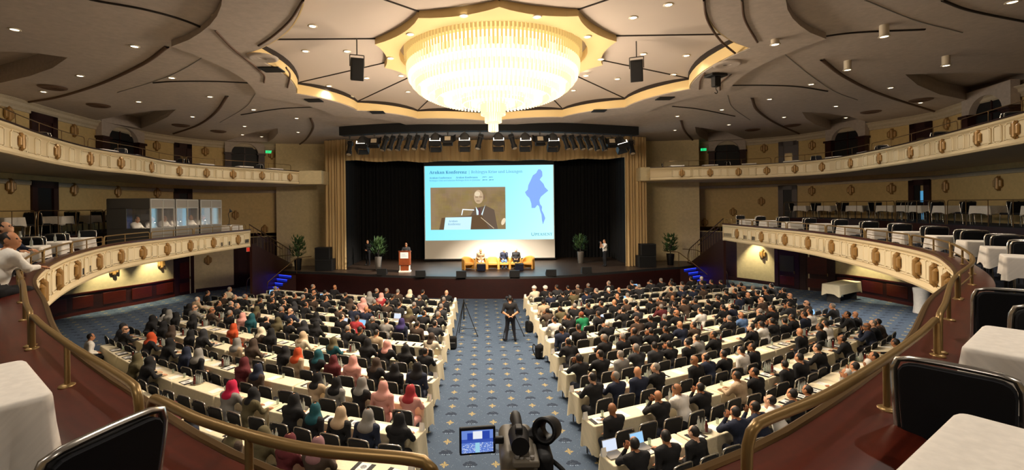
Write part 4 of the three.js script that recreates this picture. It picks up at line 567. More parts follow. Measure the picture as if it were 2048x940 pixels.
function handGeo(side, curl) { // wrist at the origin, fingers towards -z, palm down; five fingers of unequal length
  const l = [rbox(0.075, 0.028, 0.085, 0.012, 0, 0, -0.05, 0, 1)], F = [[-0.029, 0.062, 0.0075], [-0.01, 0.074, 0.0085], [0.01, 0.07, 0.0085], [0.029, 0.054, 0.0072]];
  for (const [x, L, r] of F) { const a = [side * x, 0, -0.088], b = [side * x * 1.12, -curl * 0.02, -0.088 - L * 0.55], c = [side * x * 1.15, -curl * 0.05, -0.088 - L * (1 - curl * 0.35)]; l.push(bar(a, b, r, 5), bar(b, c, r * 0.88, 5)); }
  l.push(bar([side * -0.034, -0.004, -0.03], [side * -0.058, -0.012, -0.062], 0.011, 5), bar([side * -0.058, -0.012, -0.062], [side * -0.055, -0.018, -0.09], 0.009, 5)); return join(l);
}
// J: joints of a figure; parts of the surface are told apart by the bone they lie nearest to
function makeFigure(J, { yaw = 0, pitch = 0, tilt = 0, skirt = false, bareArms = false, wide = 1, res = 44 } = {}) {
  const bones = [], B = (a, b, ra, rb, m) => bones.push([a, b, ra * wide, rb * wide, m]), off = (p, x, y = 0, z = 0) => [p[0] + x, p[1] + y, p[2] + z];
  const { hip, waist, chest, neck, head } = J, mid = [(hip[0] + waist[0]) / 2, (hip[1] + waist[1]) / 2, (hip[2] + waist[2]) / 2];
  B(off(hip, -0.075), off(hip, 0.075), 0.125, 0.125, skirt ? 1 : 2); B(off(waist, -0.05), off(waist, 0.05), 0.122, 0.122, 1); B(off(mid, 0, 0, 0), waist, 0.13, 0.125, 1); B(off(chest, -0.085), off(chest, 0.085), 0.125, 0.125, 1); B(waist, chest, 0.13, 0.13, 1); B(off(chest, -0.1, 0.1), off(neck, -0.03, -0.035), 0.07, 0.05, 1); B(off(chest, 0.1, 0.1), off(neck, 0.03, -0.035), 0.07, 0.05, 1); B(neck, head, 0.05, 0.045, 0);
  for (const s of ['L', 'R']) {
    const k = s === 'L' ? -1 : 1; B(J['sh' + s], J['el' + s], 0.064, 0.05, 1); B(J['el' + s], J['wr' + s], 0.047, 0.034, bareArms ? 0 : 1); B(J['sh' + s], off(chest, k * 0.08, 0.06), 0.065, 0.09, 1);
    B(off(hip, k * 0.09), J['kn' + s], 0.098, 0.07, skirt ? 1 : 2); B(J['kn' + s], J['an' + s], 0.066, 0.045, skirt ? 1 : 2); B(J['an' + s], J['to' + s], 0.044, 0.034, 3);
    if (skirt) B(J.knL, J.knR, 0.075, 0.075, 1), B(J.anL, J.anR, 0.07, 0.07, 1);
  }
  let lo = [1e9, 1e9, 1e9], hi = [-1e9, -1e9, -1e9]; for (const [a, b, ra, rb] of bones) for (const [p, r] of [[a, ra], [b, rb]]) for (let i = 0; i < 3; i++) { lo[i] = Math.min(lo[i], p[i] - r); hi[i] = Math.max(hi[i], p[i] + r); }
  const c = lo.map((v, i) => (v + hi[i]) / 2), half = Math.max(...hi.map((v, i) => v - lo[i])) / 2 * 1.1;
  const f = (x, y, z) => { let d = 1e9; for (const [a, b, ra, rb] of bones) { const q = capsule(x, y, z, a, b, ra, rb); d = d > 1e8 ? q : smin(d, q, 0.045); } return d; };
  const g = meshField(f, ...c, half, res).toNonIndexed(), P = g.attributes.position, groups = [[], [], [], []];
  for (let i = 0; i < P.count; i += 3) { const x = (P.getX(i) + P.getX(i + 1) + P.getX(i + 2)) / 3, y = (P.getY(i) + P.getY(i + 1) + P.getY(i + 2)) / 3, z = (P.getZ(i) + P.getZ(i + 1) + P.getZ(i + 2)) / 3; let bd = 1e9, bm = 1; for (const [a, b, ra, rb, m] of bones) { const q = capsule(x, y, z, a, b, ra, rb); if (q < bd) { bd = q; bm = m; } } groups[bm].push(i, i + 1, i + 2); }
  const pos = [[], [], [], []], nor = [[], [], [], []], add = (k, geo) => { const q = plain(geo); pos[k].push(...q.attributes.position.array); nor[k].push(...q.attributes.normal.array); };
  groups.forEach((ids, k) => ids.forEach((i) => { pos[k].push(P.getX(i), P.getY(i), P.getZ(i)); nor[k].push(g.attributes.normal.getX(i), g.attributes.normal.getY(i), g.attributes.normal.getZ(i)); }));
  const hm = new THREE.Matrix4().compose(V(...head), new THREE.Quaternion().setFromEuler(new THREE.Euler(pitch, yaw, tilt, 'YXZ')), V(1, 1, 1));
  add(0, headGeo.clone().applyMatrix4(hm)); add(3, eyeGeo.clone().applyMatrix4(hm));
  for (const s of ['L', 'R']) { const w = V(...J['wr' + s]), e = V(...J['el' + s]), dir = J['ha' + s] ? V(...J['ha' + s]).normalize() : w.clone().sub(e).normalize(), q = new THREE.Quaternion().setFromUnitVectors(V(0, 0, -1), dir); add(0, handGeo(s === 'L' ? 1 : -1, 0.7).applyQuaternion(q).translate(w.x, w.y, w.z)); }
  const out = new THREE.BufferGeometry(); out.setAttribute('position', new THREE.Float32BufferAttribute(pos.flat(), 3)); out.setAttribute('normal', new THREE.Float32BufferAttribute(nor.flat(), 3)); let at = 0; pos.forEach((p, k) => { out.addGroup(at, p.length / 3, k); at += p.length / 3; });
  return { geo: out, head: hm };
}
const seated = (lean, arms, o = {}) => {
  const z = -lean, J = { hip: [0, 0.53, 0.03], waist: [0, 0.72, 0.03 + z * 0.35], chest: [0, 0.93, z * 0.75], neck: [0, 1.07, z - 0.01], head: [0, 1.205, z - 0.04], shL: [-0.19, 1.0, z * 0.85], shR: [0.19, 1.0, z * 0.85], knL: [-0.11, 0.49, -0.29], knR: [0.11, 0.49, -0.29], anL: [-0.11, 0.1, -0.2], anR: [0.11, 0.1, -0.17], toL: [-0.12, 0.04, -0.32], toR: [0.12, 0.04, -0.3] };
  const A = { table: { el: [0.25, 0.82, -0.18], wr: [0.12, 0.81, -0.42], ha: [-0.3, -0.1, -1] }, lap: { el: [0.25, 0.74, 0.02], wr: [0.1, 0.66, -0.2], ha: [-0.4, -0.2, -1] }, chin: { el: [0.2, 0.82, -0.3], wr: [0.08, 1.05, -0.22 + z * 0.6], ha: [-0.3, 1, 0.1] }, wide: { el: [0.3, 0.82, -0.15], wr: [0.24, 0.81, -0.4], ha: [-0.1, -0.1, -1] } };
  for (const [s, k, n] of [['L', -1, arms[0]], ['R', 1, arms[1]]]) { const a = A[n]; J['el' + s] = [k * a.el[0], a.el[1], a.el[2] + z * 0.4]; J['wr' + s] = [k * a.wr[0], a.wr[1], a.wr[2]]; J['ha' + s] = [k * a.ha[0], a.ha[1], a.ha[2]]; }
  return makeFigure(J, o);
};
const men = [seated(0.12, ['table', 'table']), seated(0.2, ['table', 'wide'], { pitch: 0.45 }), seated(0.02, ['lap', 'lap'], { pitch: -0.05 }), seated(0.1, ['table', 'chin'], { yaw: 0.35 }), seated(0.06, ['lap', 'table'], { yaw: -0.5 }), seated(0.14, ['chin', 'table'], { yaw: -0.25, pitch: 0.2 })];
const women = [seated(0.13, ['table', 'table'], { skirt: true, wide: 0.97 }), seated(0.05, ['lap', 'lap'], { skirt: true, wide: 0.97, yaw: 0.3 }), seated(0.18, ['table', 'wide'], { skirt: true, wide: 0.97, pitch: 0.4 })];
// hair, headscarves and turbans, in head axes
const hairShort = put(new THREE.SphereGeometry(1, 14, 10, 0, Math.PI * 2, 0, Math.PI * 0.6).scale(0.082, 0.108, 0.098), 0, 0.016, 0.016, 0.52), hairSides = put(new THREE.SphereGeometry(1, 14, 6, -0.2, Math.PI + 0.4, Math.PI * 0.4, Math.PI * 0.28).scale(0.084, 0.1, 0.1), 0, 0.02, 0.012, 0, -0.0);
hairSides.rotateY(Math.PI); hairSides.translate(0, 0, 0.02);
const turbanGeo = join([put(new THREE.TorusGeometry(0.085, 0.034, 8, 18), 0, 0.055, 0.008, Math.PI / 2 + 0.12), put(new THREE.TorusGeometry(0.07, 0.03, 8, 18), 0, 0.095, 0.014, Math.PI / 2 + 0.05), put(new THREE.SphereGeometry(0.072, 12, 6, 0, Math.PI * 2, 0, Math.PI / 2), 0, 0.09, 0.012)]), capGeo = put(new THREE.SphereGeometry(1, 14, 8, 0, Math.PI * 2, 0, Math.PI * 0.5).scale(0.09, 0.1, 0.104), 0, 0.045, 0.01);
function scarfFor(fig) { // a headscarf that wraps the head and falls over shoulders and chest, open at the face
  const inv = fig.head.clone().invert(), hp = V(0, 0, 0).applyMatrix4(fig.head), v = V(0, 0, 0);
  const f = (x, y, z) => { v.set(x, y, z).applyMatrix4(inv); let d = ell(v.x, v.y - 0.015, v.z - 0.014, 0.1, 0.122, 0.116); d = smin(d, capsule(v.x, v.y, v.z, [0, -0.05, 0.02], [0, -0.1, 0.0], 0.1, 0.105), 0.05); d = smin(d, ell(x - hp.x, y - (hp.y - 0.21), z - (hp.z + 0.045), 0.2, 0.13, 0.16), 0.07); const open = ell(v.x, v.y + 0.012, v.z + 0.115, 0.058, 0.085, 0.07); return Math.max(Math.max(d, -open), hp.y - 0.3 - y + 0.012 * Math.sin(x * 60) + (z > hp.z ? -0.06 : 0)); };
  return meshField(f, hp.x, hp.y - 0.1, hp.z + 0.02, 0.27, 26);
}
const scarves = women.map(scarfFor);
const onHead = (geo, fig) => geo.clone().applyMatrix4(fig.head);
const hairs = men.map((m) => ({ k: onHead(hairShort, m), x: onHead(hairSides, m), t: onHead(turbanGeo, m), w: onHead(capGeo, m) }));
const skinTones = [0xc98f68, 0xb57c56, 0xd6a27e, 0x9a6844, 0xdbab8c].map((c) => std(c, 0.6));
const fabric = {}; for (const [k, c, n] of [['k', 0x141417, 'black'], ['K', 0x2c2d31, 'charcoal'], ['n', 0x1b2338, 'navy'], ['g', 0x84827e, 'grey'], ['b', 0x44362c, 'brown'], ['B', 0xb59f82, 'beige'], ['w', 0xe6e2da, 'white'], ['r', 0xa83238, 'red'], ['p', 0xd49a90, 'pink'], ['o', 0xb8481f, 'orange'], ['t', 0x14505a, 'teal'], ['v', 0x33285e, 'purple'], ['G', 0x0f7a4c, 'green'], ['y', 0x5a5238, 'olive'], ['c', 0xd9cdb4, 'cream'], ['l', 0x5f7fae, 'blue'], ['m', 0x5a1c22, 'maroon'], ['u', 0x8a6468, 'mauve'], ['R', 0xb81442, 'crimson']]) fabric[k] = { m: std(c, 0.9), n };
const hairM = { k: std(0x17120f, 0.6), g: std(0x7d7872, 0.7), w: std(0xd8d4cc, 0.7), x: std(0x4a4038, 0.7), b: std(0x4a3020, 0.7), o: std(0x7a3a1c, 0.7) }, hairName = { k: 'black hair', g: 'grey hair', w: 'white hair', x: 'bald head', b: 'brown hair', o: 'red hair' };
const shoeM = M.black, trousers = [std(0x15151a, 0.9), std(0x22222a, 0.9), std(0x1a2030, 0.9)];
// ---------- rows of the hall ----------
const rowOf = { L: { e: 1.15, d0: 21.5, dp: 1.388, a: 0.287, c: (k) => 0.0045 + 0.002 * k, n: 12, sg: -1, name: 'lectern side' }, R: { e: 2.1, d0: 22.1, dp: 1.413, a: 0.385, c: (k) => -0.009 + 0.0028 * k, n: 13, sg: 1, name: 'far side' } };
function rowPoints(s, k, n, pitch, start) { const r = rowOf[s], out = []; let t = start; for (let j = 0; j < n; j++) { const c = r.c(k), d = r.d0 - r.dp * k + r.a * t + c * t * t, sl = r.a + 2 * c * t, L = Math.hypot(1, sl), nx = -r.sg * sl / L, nd = 1 / L; out.push({ x: r.sg * (r.e + t), z: -d, nx, nz: -nd, turn: Math.atan2(-nx, nd) }); t += pitch / L; } return out; }
const rowName = (s, k) => `${ord[k]} row from stage, ${rowOf[s].name}`;
// folding tables under cream cloths
function clothGeo(w, d, h, drop, seedN, seg = 10) { // top and hanging sides in one sheet, corners rounded and hanging lower
  const c = 0.045, ring = []; // outline with outward directions
  for (const [sx, sz, a0] of [[1, 1, 0], [-1, 1, 1], [-1, -1, 2], [1, -1, 3]]) { for (let i = 0; i <= 4; i++) { const a = (a0 + i / 4) * Math.PI / 2; ring.push([sx * (w / 2 - c) + c * Math.cos(a), sz * (d / 2 - c) + c * Math.sin(a), Math.cos(a), Math.sin(a), 1]); } const L = a0 % 2 ? d - 2 * c : w - 2 * c, n = Math.max(3, Math.round(seg * L)), [x0, z0, nx, nz] = ring[ring.length - 1]; for (let i = 1; i < n; i++) { const k = i / n; ring.push([x0 - nz * L * k, z0 + nx * L * k, nx, nz, Math.max(0, 1 - Math.min(k, 1 - k) * L / 0.12)]); } }
  const N = ring.length, prof = [[-c, 0], [-0.012, 0.001], [0.0, 0.01], [0.004, 0.03], [0.4, 0], [0.75, 0], [1, 0]], pos = [0, h + 0.012, 0], idx = [];
  prof.forEach(([f, e], r) => ring.forEach(([x, z, nx, nz, cf], k) => { const s = k * 0.9, hang = r < 4 ? 0 : f, wav = 0.016 * Math.sin(s * 1.3 + seedN) + 0.009 * Math.sin(s * 2.9 + seedN * 2), o = r < 4 ? f * (r ? 1 : 1) : 0.006 + hang * (0.012 + wav + cf * 0.02); pos.push(x + nx * o, r < 4 ? h + 0.012 - e : h - 0.018 - hang * (drop - 0.03) * (1 + cf * 0.22 + 0.02 * Math.sin(s + seedN)), z + nz * o); }));
  for (let k = 0; k < N; k++) { const k2 = (k + 1) % N; idx.push(0, 1 + k2, 1 + k); for (let r = 0; r < prof.length - 1; r++) { const a = 1 + r * N; idx.push(a + k, a + k2, a + N + k, a + k2, a + N + k2, a + N + k); } }
  const g = new THREE.BufferGeometry(); g.setAttribute('position', new THREE.Float32BufferAttribute(pos, 3)); g.setAttribute('uv', new THREE.Float32BufferAttribute(pos.flatMap((v, i) => (i % 3 === 0 ? [v, pos[i + 2] + pos[i + 1]] : [])), 2)); g.setIndex(idx); g.computeVertexNormals(); return g;
}
const tableW = 1.84, tableD = 0.46, cloths = [1, 2.3, 4].map((n) => clothGeo(tableW, tableD, 0.745, 0.5, n)), tableTop = box(tableW - 0.03, 0.025, tableD - 0.03, 0, 0.72, 0), tableLeg = cyl(0.014, 0.014, 0.71, 6, 0, 0.355, 0);
const inView = (x, y, z, m = 80) => { const d = -z; if (d < 1) return false; const u = 960 + x / d * 900, v = 412 + (5.3 - y) / d * 900; return u > -m && u < 2048 + m && v < 940 + m; };
function hallTable(s, k, i, p) {
  const t = thing('banquet_table', `cream-clothed banquet table, ${ord[i]} from the aisle, ${rowName(s, k)}`, 'table', p.x, 0, p.z, p.turn, 'banquet tables in the hall');
  mesh('tablecloth', cloths[(k + i) % 3], M.cloth, t); mesh('tabletop', tableTop, M.wood, t); for (const [x, z] of [[-1, -1], [1, -1], [-1, 1], [1, 1]]) { const l = mesh('leg', tableLeg, M.greyDark, t); l.position.set(x * 0.82, 0, z * 0.17); }
}
// banquet chairs: black upholstery, bright tubular frame
const backShape = new THREE.Shape(); { const w = 0.205, h = 0.42, r = 0.07; backShape.moveTo(-w + 0.01, 0); backShape.lineTo(w - 0.01, 0); backShape.lineTo(w, h - r); backShape.quadraticCurveTo(w, h, w - r, h); backShape.lineTo(-w + r, h); backShape.quadraticCurveTo(-w, h, -w, h - r); }
const chairBack = new THREE.ExtrudeGeometry(backShape, { depth: 0.035, bevelEnabled: true, bevelSize: 0.008, bevelThickness: 0.012, bevelSegments: 1, curveSegments: 4 }).translate(0, 0.48, -0.017).rotateX(0.0), chairSeat = rbox(0.43, 0.07, 0.42, 0.03, 0, 0.45, 0, 0, 2);
const frameTube = (r, seg, sides) => tube([[-0.222, 0.44, 0], [-0.228, 0.7, 0], [-0.228, 0.86, 0], [-0.195, 0.925, 0], [0, 0.935, 0], [0.195, 0.925, 0], [0.228, 0.86, 0], [0.228, 0.7, 0], [0.222, 0.44, 0]], r, seg, sides, false, 0.3);
const lean = (g) => { const p = g.attributes.position; for (let i = 0; i < p.count; i++) { const y = p.getY(i); p.setZ(i, p.getZ(i) + 0.2 + (y > 0.45 ? (y - 0.45) * 0.16 : 0)); } g.computeVertexNormals(); return g; };
const chairBackL = lean(chairBack), chairFrame = lean(frameTube(0.017, 26, 6)), chairLegB = bar([0, 0.44, 0.2], [0, 0, 0.25], 0.011), chairLegF = bar([0, 0.43, -0.17], [0, 0, -0.2], 0.011), chairAllLegs = join([-1, 1].flatMap((s) => [chairLegB.clone().translate(s * 0.2, 0, 0), chairLegF.clone().translate(s * 0.2, 0, 0)]));
function makeChair(full) {
  const t = new THREE.Group(); t.name = 'banquet_chair'; mesh('seat', chairSeat, M.blackSeat, t); mesh('backrest', chairBackL, M.blackSeat, t); mesh('back_frame', chairFrame, M.chrome, t);
  if (full) for (const s of [-1, 1]) for (const g of [chairLegF, chairLegB]) { const l = mesh('leg', g, M.chrome, t); l.position.x = s * 0.2; } else mesh('leg_frame', chairAllLegs, M.chrome, t);
  return t;
}
const chairFull = makeChair(true);
function addChair(proto, label, x, y, z, turn, group) { const c = proto.clone(); c.name = numbered('banquet_chair'); scene.add(c); c.position.set(x, y, z); c.rotation.y = turn; return tag(c, label, 'chair', group); }
// who sits where: side and row . seat . kind, clothing, head
const sitters = new Map(), fabricKeys = Object.keys(fabric), hairKeys = Object.keys(hairM), kindKeys = ['m', 'h', 't'];
// each entry: side, row, seat, kind of figure, clothing colour, head colour
for (const [s, r, j, kind, top, hd] of [[0,0,0,0,0,3],[0,0,2,0,0,0],[0,0,3,1,0,14],[0,0,5,0,0,1],[0,0,10,0,0,3],[0,0,19,0,0,1],[0,1,0,0,0,1],[0,1,2,0,0,1],[0,1,4,0,0,0],[0,1,5,1,7,8],[0,1,6,1,3,3],[0,1,8,0,0,0],[0,1,10,0,0,0],[0,1,11,0,0,3],[0,1,12,0,0,0],[0,1,15,0,1,1],[0,1,18,0,0,0],[0,2,0,0,1,1],[0,2,2,0,0,1],[0,2,3,0,1,0],[0,2,4,0,4,0],[0,2,5,0,0,1],[0,2,6,1,8,8],[0,2,7,1,4,4],[0,2,10,0,4,0],[0,2,11,0,0,1],[0,2,12,0,0,0],[0,2,13,0,0,0],[0,2,14,0,0,0],[0,2,19,0,14,1],[0,3,2,1,4,13],[0,3,5,0,2,3],[0,3,6,0,2,0],[0,3,7,0,4,0],[0,3,10,0,0,0],[0,3,11,1,1,1],[0,3,14,0,0,0],[0,3,18,0,4,0],[0,4,0,0,1,0],[0,4,1,0,4,0],[0,4,2,1,2,11],[0,4,3,0,3,0],[0,4,5,0,7,0],[0,4,8,1,1,0],[0,4,10,0,2,3],[0,4,11,0,0,1],[0,4,13,1,4,13],[0,4,15,0,1,1],[0,4,17,0,0,0],[0,4,20,0,5,2],[0,5,0,1,14,4],[0,5,3,0,5,0],[0,5,5,0,0,1],[0,5,7,1,0,0],[0,5,8,1,1,1],[0,5,10,1,13,13],[0,5,12,1,10,10],[0,5,13,1,8,8],[0,5,16,0,4,3],[0,5,18,0,3,3],[0,5,19,1,0,0],[0,6,1,1,0,0],[0,6,2,1,0,8],[0,6,3,1,0,0],[0,6,5,1,10,13],[0,6,7,1,14,5],[0,6,9,1,0,0],[0,6,10,1,4,14],[0,6,12,1,9,9],[0,6,16,1,0,0],[0,6,18,1,0,0],[0,6,19,1,3,3],[0,6,20,1,6,0],[0,7,0,1,2,0],[0,7,1,1,0,0],[0,7,2,1,0,4],[0,7,3,1,8,8],[0,7,4,1,16,16],[0,7,5,1,0,10],[0,7,6,1,5,9],[0,7,7,1,0,0],[0,7,9,1,4,4],[0,7,10,1,5,3],[0,7,13,1,0,1],[0,7,14,1,0,0],[0,7,16,1,4,4],[0,7,17,1,0,0],[0,7,19,1,0,0],[0,8,0,1,8,7],[0,8,1,1,8,8],[0,8,2,1,0,3],[0,8,3,1,3,0],[0,8,4,1,5,0],[0,8,7,1,4,2],[0,8,8,1,16,16],[0,8,11,1,0,3],[0,8,12,1,2,2],[0,8,14,1,0,0],[0,8,16,1,0,9],[0,8,19,0,0,3],[0,8,20,1,1,1],[0,9,0,1,0,0],[0,9,1,1,2,3],[0,9,2,1,0,5],[0,9,3,1,0,10],[0,9,4,1,0,0],[0,9,6,1,13,0],[0,9,7,1,3,18],[0,9,13,1,0,0],[0,9,14,1,13,13],[0,9,20,0,6,0],[0,10,2,1,4,17],[0,10,3,1,16,16],[0,10,4,1,13,13],[0,10,5,1,4,13],[0,10,7,1,2,0],[0,10,8,1,16,16],[0,10,9,1,17,17],[0,10,11,1,4,16],[0,10,19,0,0,0],[1,0,0,2,14,2],[1,0,1,2,0,2],[1,0,3,0,0,0],[1,0,12,0,0,1],[1,0,16,0,0,2],[1,1,1,0,2,0],[1,1,2,0,0,0],[1,1,3,0,13,0],[1,1,4,0,2,0],[1,1,5,0,0,1],[1,1,6,0,0,2],[1,1,7,0,0,3],[1,1,8,0,0,0],[1,1,9,0,1,1],[1,1,12,0,14,0],[1,1,13,0,0,0],[1,1,15,0,2,0],[1,1,16,0,0,0],[1,1,17,0,0,0],[1,2,0,0,5,0],[1,2,6,0,0,3],[1,2,7,0,14,1],[1,2,11,0,4,0],[1,2,13,0,2,0],[1,2,14,0,4,0],[1,2,17,0,14,0],[1,3,0,0,4,0],[1,3,1,0,13,0],[1,3,3,0,0,0],[1,3,4,0,0,0],[1,3,5,0,0,3],[1,3,6,0,4,0],[1,3,8,0,0,0],[1,3,9,0,4,0],[1,3,10,0,0,3],[1,3,11,0,0,0],[1,3,15,0,0,0],[1,3,16,0,0,0],[1,3,17,0,0,3],[1,3,19,0,0,0],[1,4,0,0,6,0],[1,4,1,0,0,0],[1,4,2,0,12,5],[1,4,3,0,0,0],[1,4,5,0,0,0],[1,4,6,0,1,0],[1,4,8,0,16,1],[1,4,10,0,4,0],[1,4,11,0,1,0],[1,4,13,0,0,0],[1,4,15,0,2,0],[1,4,16,0,0,3],[1,4,17,0,0,0],[1,5,0,0,2,0],[1,5,1,0,0,0],[1,5,3,0,0,2],[1,5,5,0,4,4],[1,5,7,0,0,1],[1,5,8,0,0,3],[1,5,10,0,6,0],[1,5,12,0,0,0],[1,5,13,0,2,0],[1,5,16,0,4,3],[1,5,19,0,0,3],[1,6,2,0,0,1],[1,6,4,0,0,0],[1,6,5,0,0,0],[1,6,6,0,0,0],[1,6,7,0,2,3],[1,6,8,0,4,0],[1,6,11,0,0,1],[1,6,12,0,15,3],[1,6,14,0,0,1],[1,6,15,0,0,0],[1,6,17,0,1,0],[1,6,19,0,4,3],[1,7,0,0,0,0],[1,7,1,0,0,0],[1,7,2,0,3,1],[1,7,3,0,1,1],[1,7,4,0,1,0],[1,7,5,0,0,0],[1,7,6,0,0,0],[1,7,7,0,3,0],[1,7,8,0,0,0],[1,7,11,0,0,0],[1,7,12,0,6,0],[1,7,13,0,0,0],[1,7,14,0,0,0],[1,7,15,0,0,0],[1,7,16,0,2,0],[1,7,17,0,6,0],[1,7,20,0,0,1],[1,8,0,0,0,0],[1,8,1,0,2,1],[1,8,2,0,2,3],[1,8,3,0,0,1],[1,8,5,0,0,3],[1,8,6,0,2,0],[1,8,7,0,0,0],[1,8,8,0,6,0],[1,8,9,0,0,0],[1,8,13,0,0,3],[1,8,15,0,0,0],[1,8,16,0,6,0],[1,8,19,0,0,0],[1,8,20,0,0,3],[1,9,0,0,0,3],[1,9,2,0,0,3],[1,9,3,0,6,3],[1,9,4,0,0,0],[1,9,6,0,5,0],[1,9,7,0,0,0],[1,9,9,0,0,0],[1,9,10,0,0,0],[1,9,12,0,0,0],[1,9,15,0,0,0],[1,9,18,0,2,3],[1,9,19,0,0,1],[1,9,20,0,4,0],[1,10,0,0,0,0],[1,10,1,0,0,0],[1,10,2,0,0,0],[1,10,4,0,2,0],[1,10,5,0,2,0],[1,10,6,0,6,0],[1,10,7,0,0,0],[1,10,8,0,0,0],[1,10,11,0,6,2],[1,10,12,0,3,0],[1,10,13,0,6,2],[1,10,14,0,3,0],[1,10,17,0,0,0]]) sitters.set((s ? 'R' : 'L') + r + '.' + j, [kindKeys[kind], fabricKeys[top], kind === 1 ? fabricKeys[hd] : hairKeys[hd]]);
function audience(s, k, j, p, code) {
  const [kind, top, hd] = code, r1 = rnd(), r2 = rnd(), f = kind === 'h' ? Math.floor(r1 * women.length) : Math.floor(r1 * men.length), fig = kind === 'h' ? women[f] : men[f], F = fabric[top];
  const label = kind === 'h' ? `person in ${fabric[hd].n} headscarf, ${F.n} top, ${ord[j]} seat from aisle, ${rowName(s, k)}` : kind === 't' ? `person in white turban, ${F.n} jacket, ${ord[j]} seat from aisle, ${rowName(s, k)}` : `person with ${hairName[hd]}, ${F.n} top, ${ord[j]} seat from aisle, ${rowName(s, k)}`;
  const t = thing('person', label, 'person', p.x, 0, p.z, p.turn + (r2 - 0.5) * 0.25, 'seated audience'); t.scale.setScalar(0.97 + rnd() * 0.08);
  mesh('body', fig.geo, [skinTones[Math.floor(r2 * 5)], F.m, kind === 'h' ? F.m : trousers[Math.floor(r1 * 3)], shoeM], t);
  if (kind === 'h') mesh('headscarf', scarves[f], fabric[hd].m, t); else if (kind === 't') mesh('turban', hairs[f].t, hairM.w, t); else if (hd === 'w') mesh('hair', hairs[f].k, hairM.w, t); else mesh('hair', hd === 'x' ? hairs[f].x : hairs[f].k, hairM[hd], t);
}
// the front rows are nearly full: seats between the people told apart above
{ let left = 298 - sitters.size; for (let k = 0; k < 8 && left > 0; k++) for (const s of ['R', 'L']) for (let j = 0; j < 21 && left > 0; j++) { const key = s + k + '.' + j; if (!sitters.has(key) && hash(k * 31 + j, s === 'R' ? 5 : 9) < 0.3) { const h = hash(j, k + 40); sitters.set(key, ['m', h < 0.6 ? 'k' : h < 0.8 ? 'K' : h < 0.9 ? 'n' : 'b', hash(j + 7, k) < 0.7 ? 'k' : 'g']); left--; } } }
const onStairs = (x, z) => (x < -11.4 && z < -23.2) || (x > 12.2 && z < -23.6);
const BACK = 0.6, farChairs = []; let nearChairs = 0;
const allSeats = [];
for (const s of ['L', 'R']) for (let k = 0; k < rowOf[s].n; k++) {
  rowPoints(s, k, 7, tableW + 0.02, 0.95).forEach((p, i) => { if (inView(p.x, 0.75, p.z, 160) && !onStairs(p.x, p.z)) hallTable(s, k, i, p); });
  rowPoints(s, k, 21, 0.62, 0.33).forEach((p, j) => { const x = p.x - p.nx * BACK, z = p.z - p.nz * BACK; if (!inView(x, 0.9, z) || -z < 3 || onStairs(x, z)) return; const q = { x, z, turn: p.turn }, code = sitters.get(s + k + '.' + j); if (code) audience(s, k, j, q, code); allSeats.push([-z, s, k, j, p, code]); });
}
allSeats.sort((a, b) => a[0] - b[0]);
allSeats.forEach(([d, s, k, j, p, code], i) => {
  const back = BACK - (code ? 0.01 : 0.02 + rnd() * 0.07), x = p.x - p.nx * back, z = p.z - p.nz * back, turn = p.turn + (rnd() - 0.5) * 0.16;
  if (i < 190) addChair(chairFull, `black banquet chair, ${code ? 'occupied' : 'empty'}, ${ord[j]} seat from aisle, ${rowName(s, k)}`, x, 0, z, turn, 'banquet chairs in the hall'); else farChairs.push(new THREE.Matrix4().compose(V(x, 0, z), new THREE.Quaternion().setFromEuler(new THREE.Euler(0, turn, 0)), V(1, 1, 1)));
});
if (farChairs.length) { const g = mergeGeometries([join([chairSeat.clone(), chairBackL.clone()]), join([chairFrame.clone(), chairAllLegs.clone()])], true), im = new THREE.InstancedMesh(g, [M.blackSeat, M.chrome], farChairs.length); farChairs.forEach((m, i) => im.setMatrixAt(i, m)); im.name = 'distant_chairs'; im.userData = { kind: 'stuff', label: 'black banquet chairs of the farthest rows by the stage', category: 'chairs' }; scene.add(im); }

// ---------- things on the hall tables ----------
const deskY = 0.757, local = (p, r, f) => { const c = Math.cos(p.turn), s = Math.sin(p.turn); return [p.x + r * c - f * s, p.z - r * s - f * c]; }; // r to the sitter's right, f towards the stage
const folderG = box(0.36, 0.006, 0.26), bookletG = box(0.19, 0.004, 0.24, 0, 0.005, 0), sheetG = box(0.21, 0.003, 0.297), padG = join([box(0.15, 0.008, 0.21), box(0.012, 0.012, 0.14, 0.03, 0.008, 0, 0.5)]);
const printM = std(0xffffff, 0.8, { map: canvasTexture(128, 160, (c) => { c.fillStyle = '#efece4'; c.fillRect(0, 0, 128, 160); c.fillStyle = '#77797c'; c.beginPath(); c.arc(66, 78, 38, 0, 7); c.fill(); c.fillStyle = '#c4c4c0'; for (let i = 0; i < 40; i++) c.fillRect(34 + hash(i, 3) * 60, 46 + hash(i, 4) * 60, 6, 5); c.fillStyle = '#555'; for (let i = 0; i < 4; i++) c.fillRect(20, 128 + i * 7, 60 + hash(i, 9) * 30, 2); }) });
const textM = std(0xffffff, 0.8, { map: canvasTexture(128, 180, (c) => { c.fillStyle = '#f3f0e8'; c.fillRect(0, 0, 128, 180); c.fillStyle = '#8a8a88'; for (let i = 0; i < 20; i++) c.fillRect(14, 18 + i * 8, 50 + hash(i, 2) * 50, 2); }) });
const glassM = new THREE.MeshPhysicalMaterial({ color: 0xe8efe8, roughness: 0.08, transmission: 0.75, thickness: 0, transparent: false }), colaM = std(0x5a1412, 0.2), waterM = new THREE.MeshPhysicalMaterial({ color: 0xe6eae4, roughness: 0.06, transmission: 0.7, thickness: 0 });
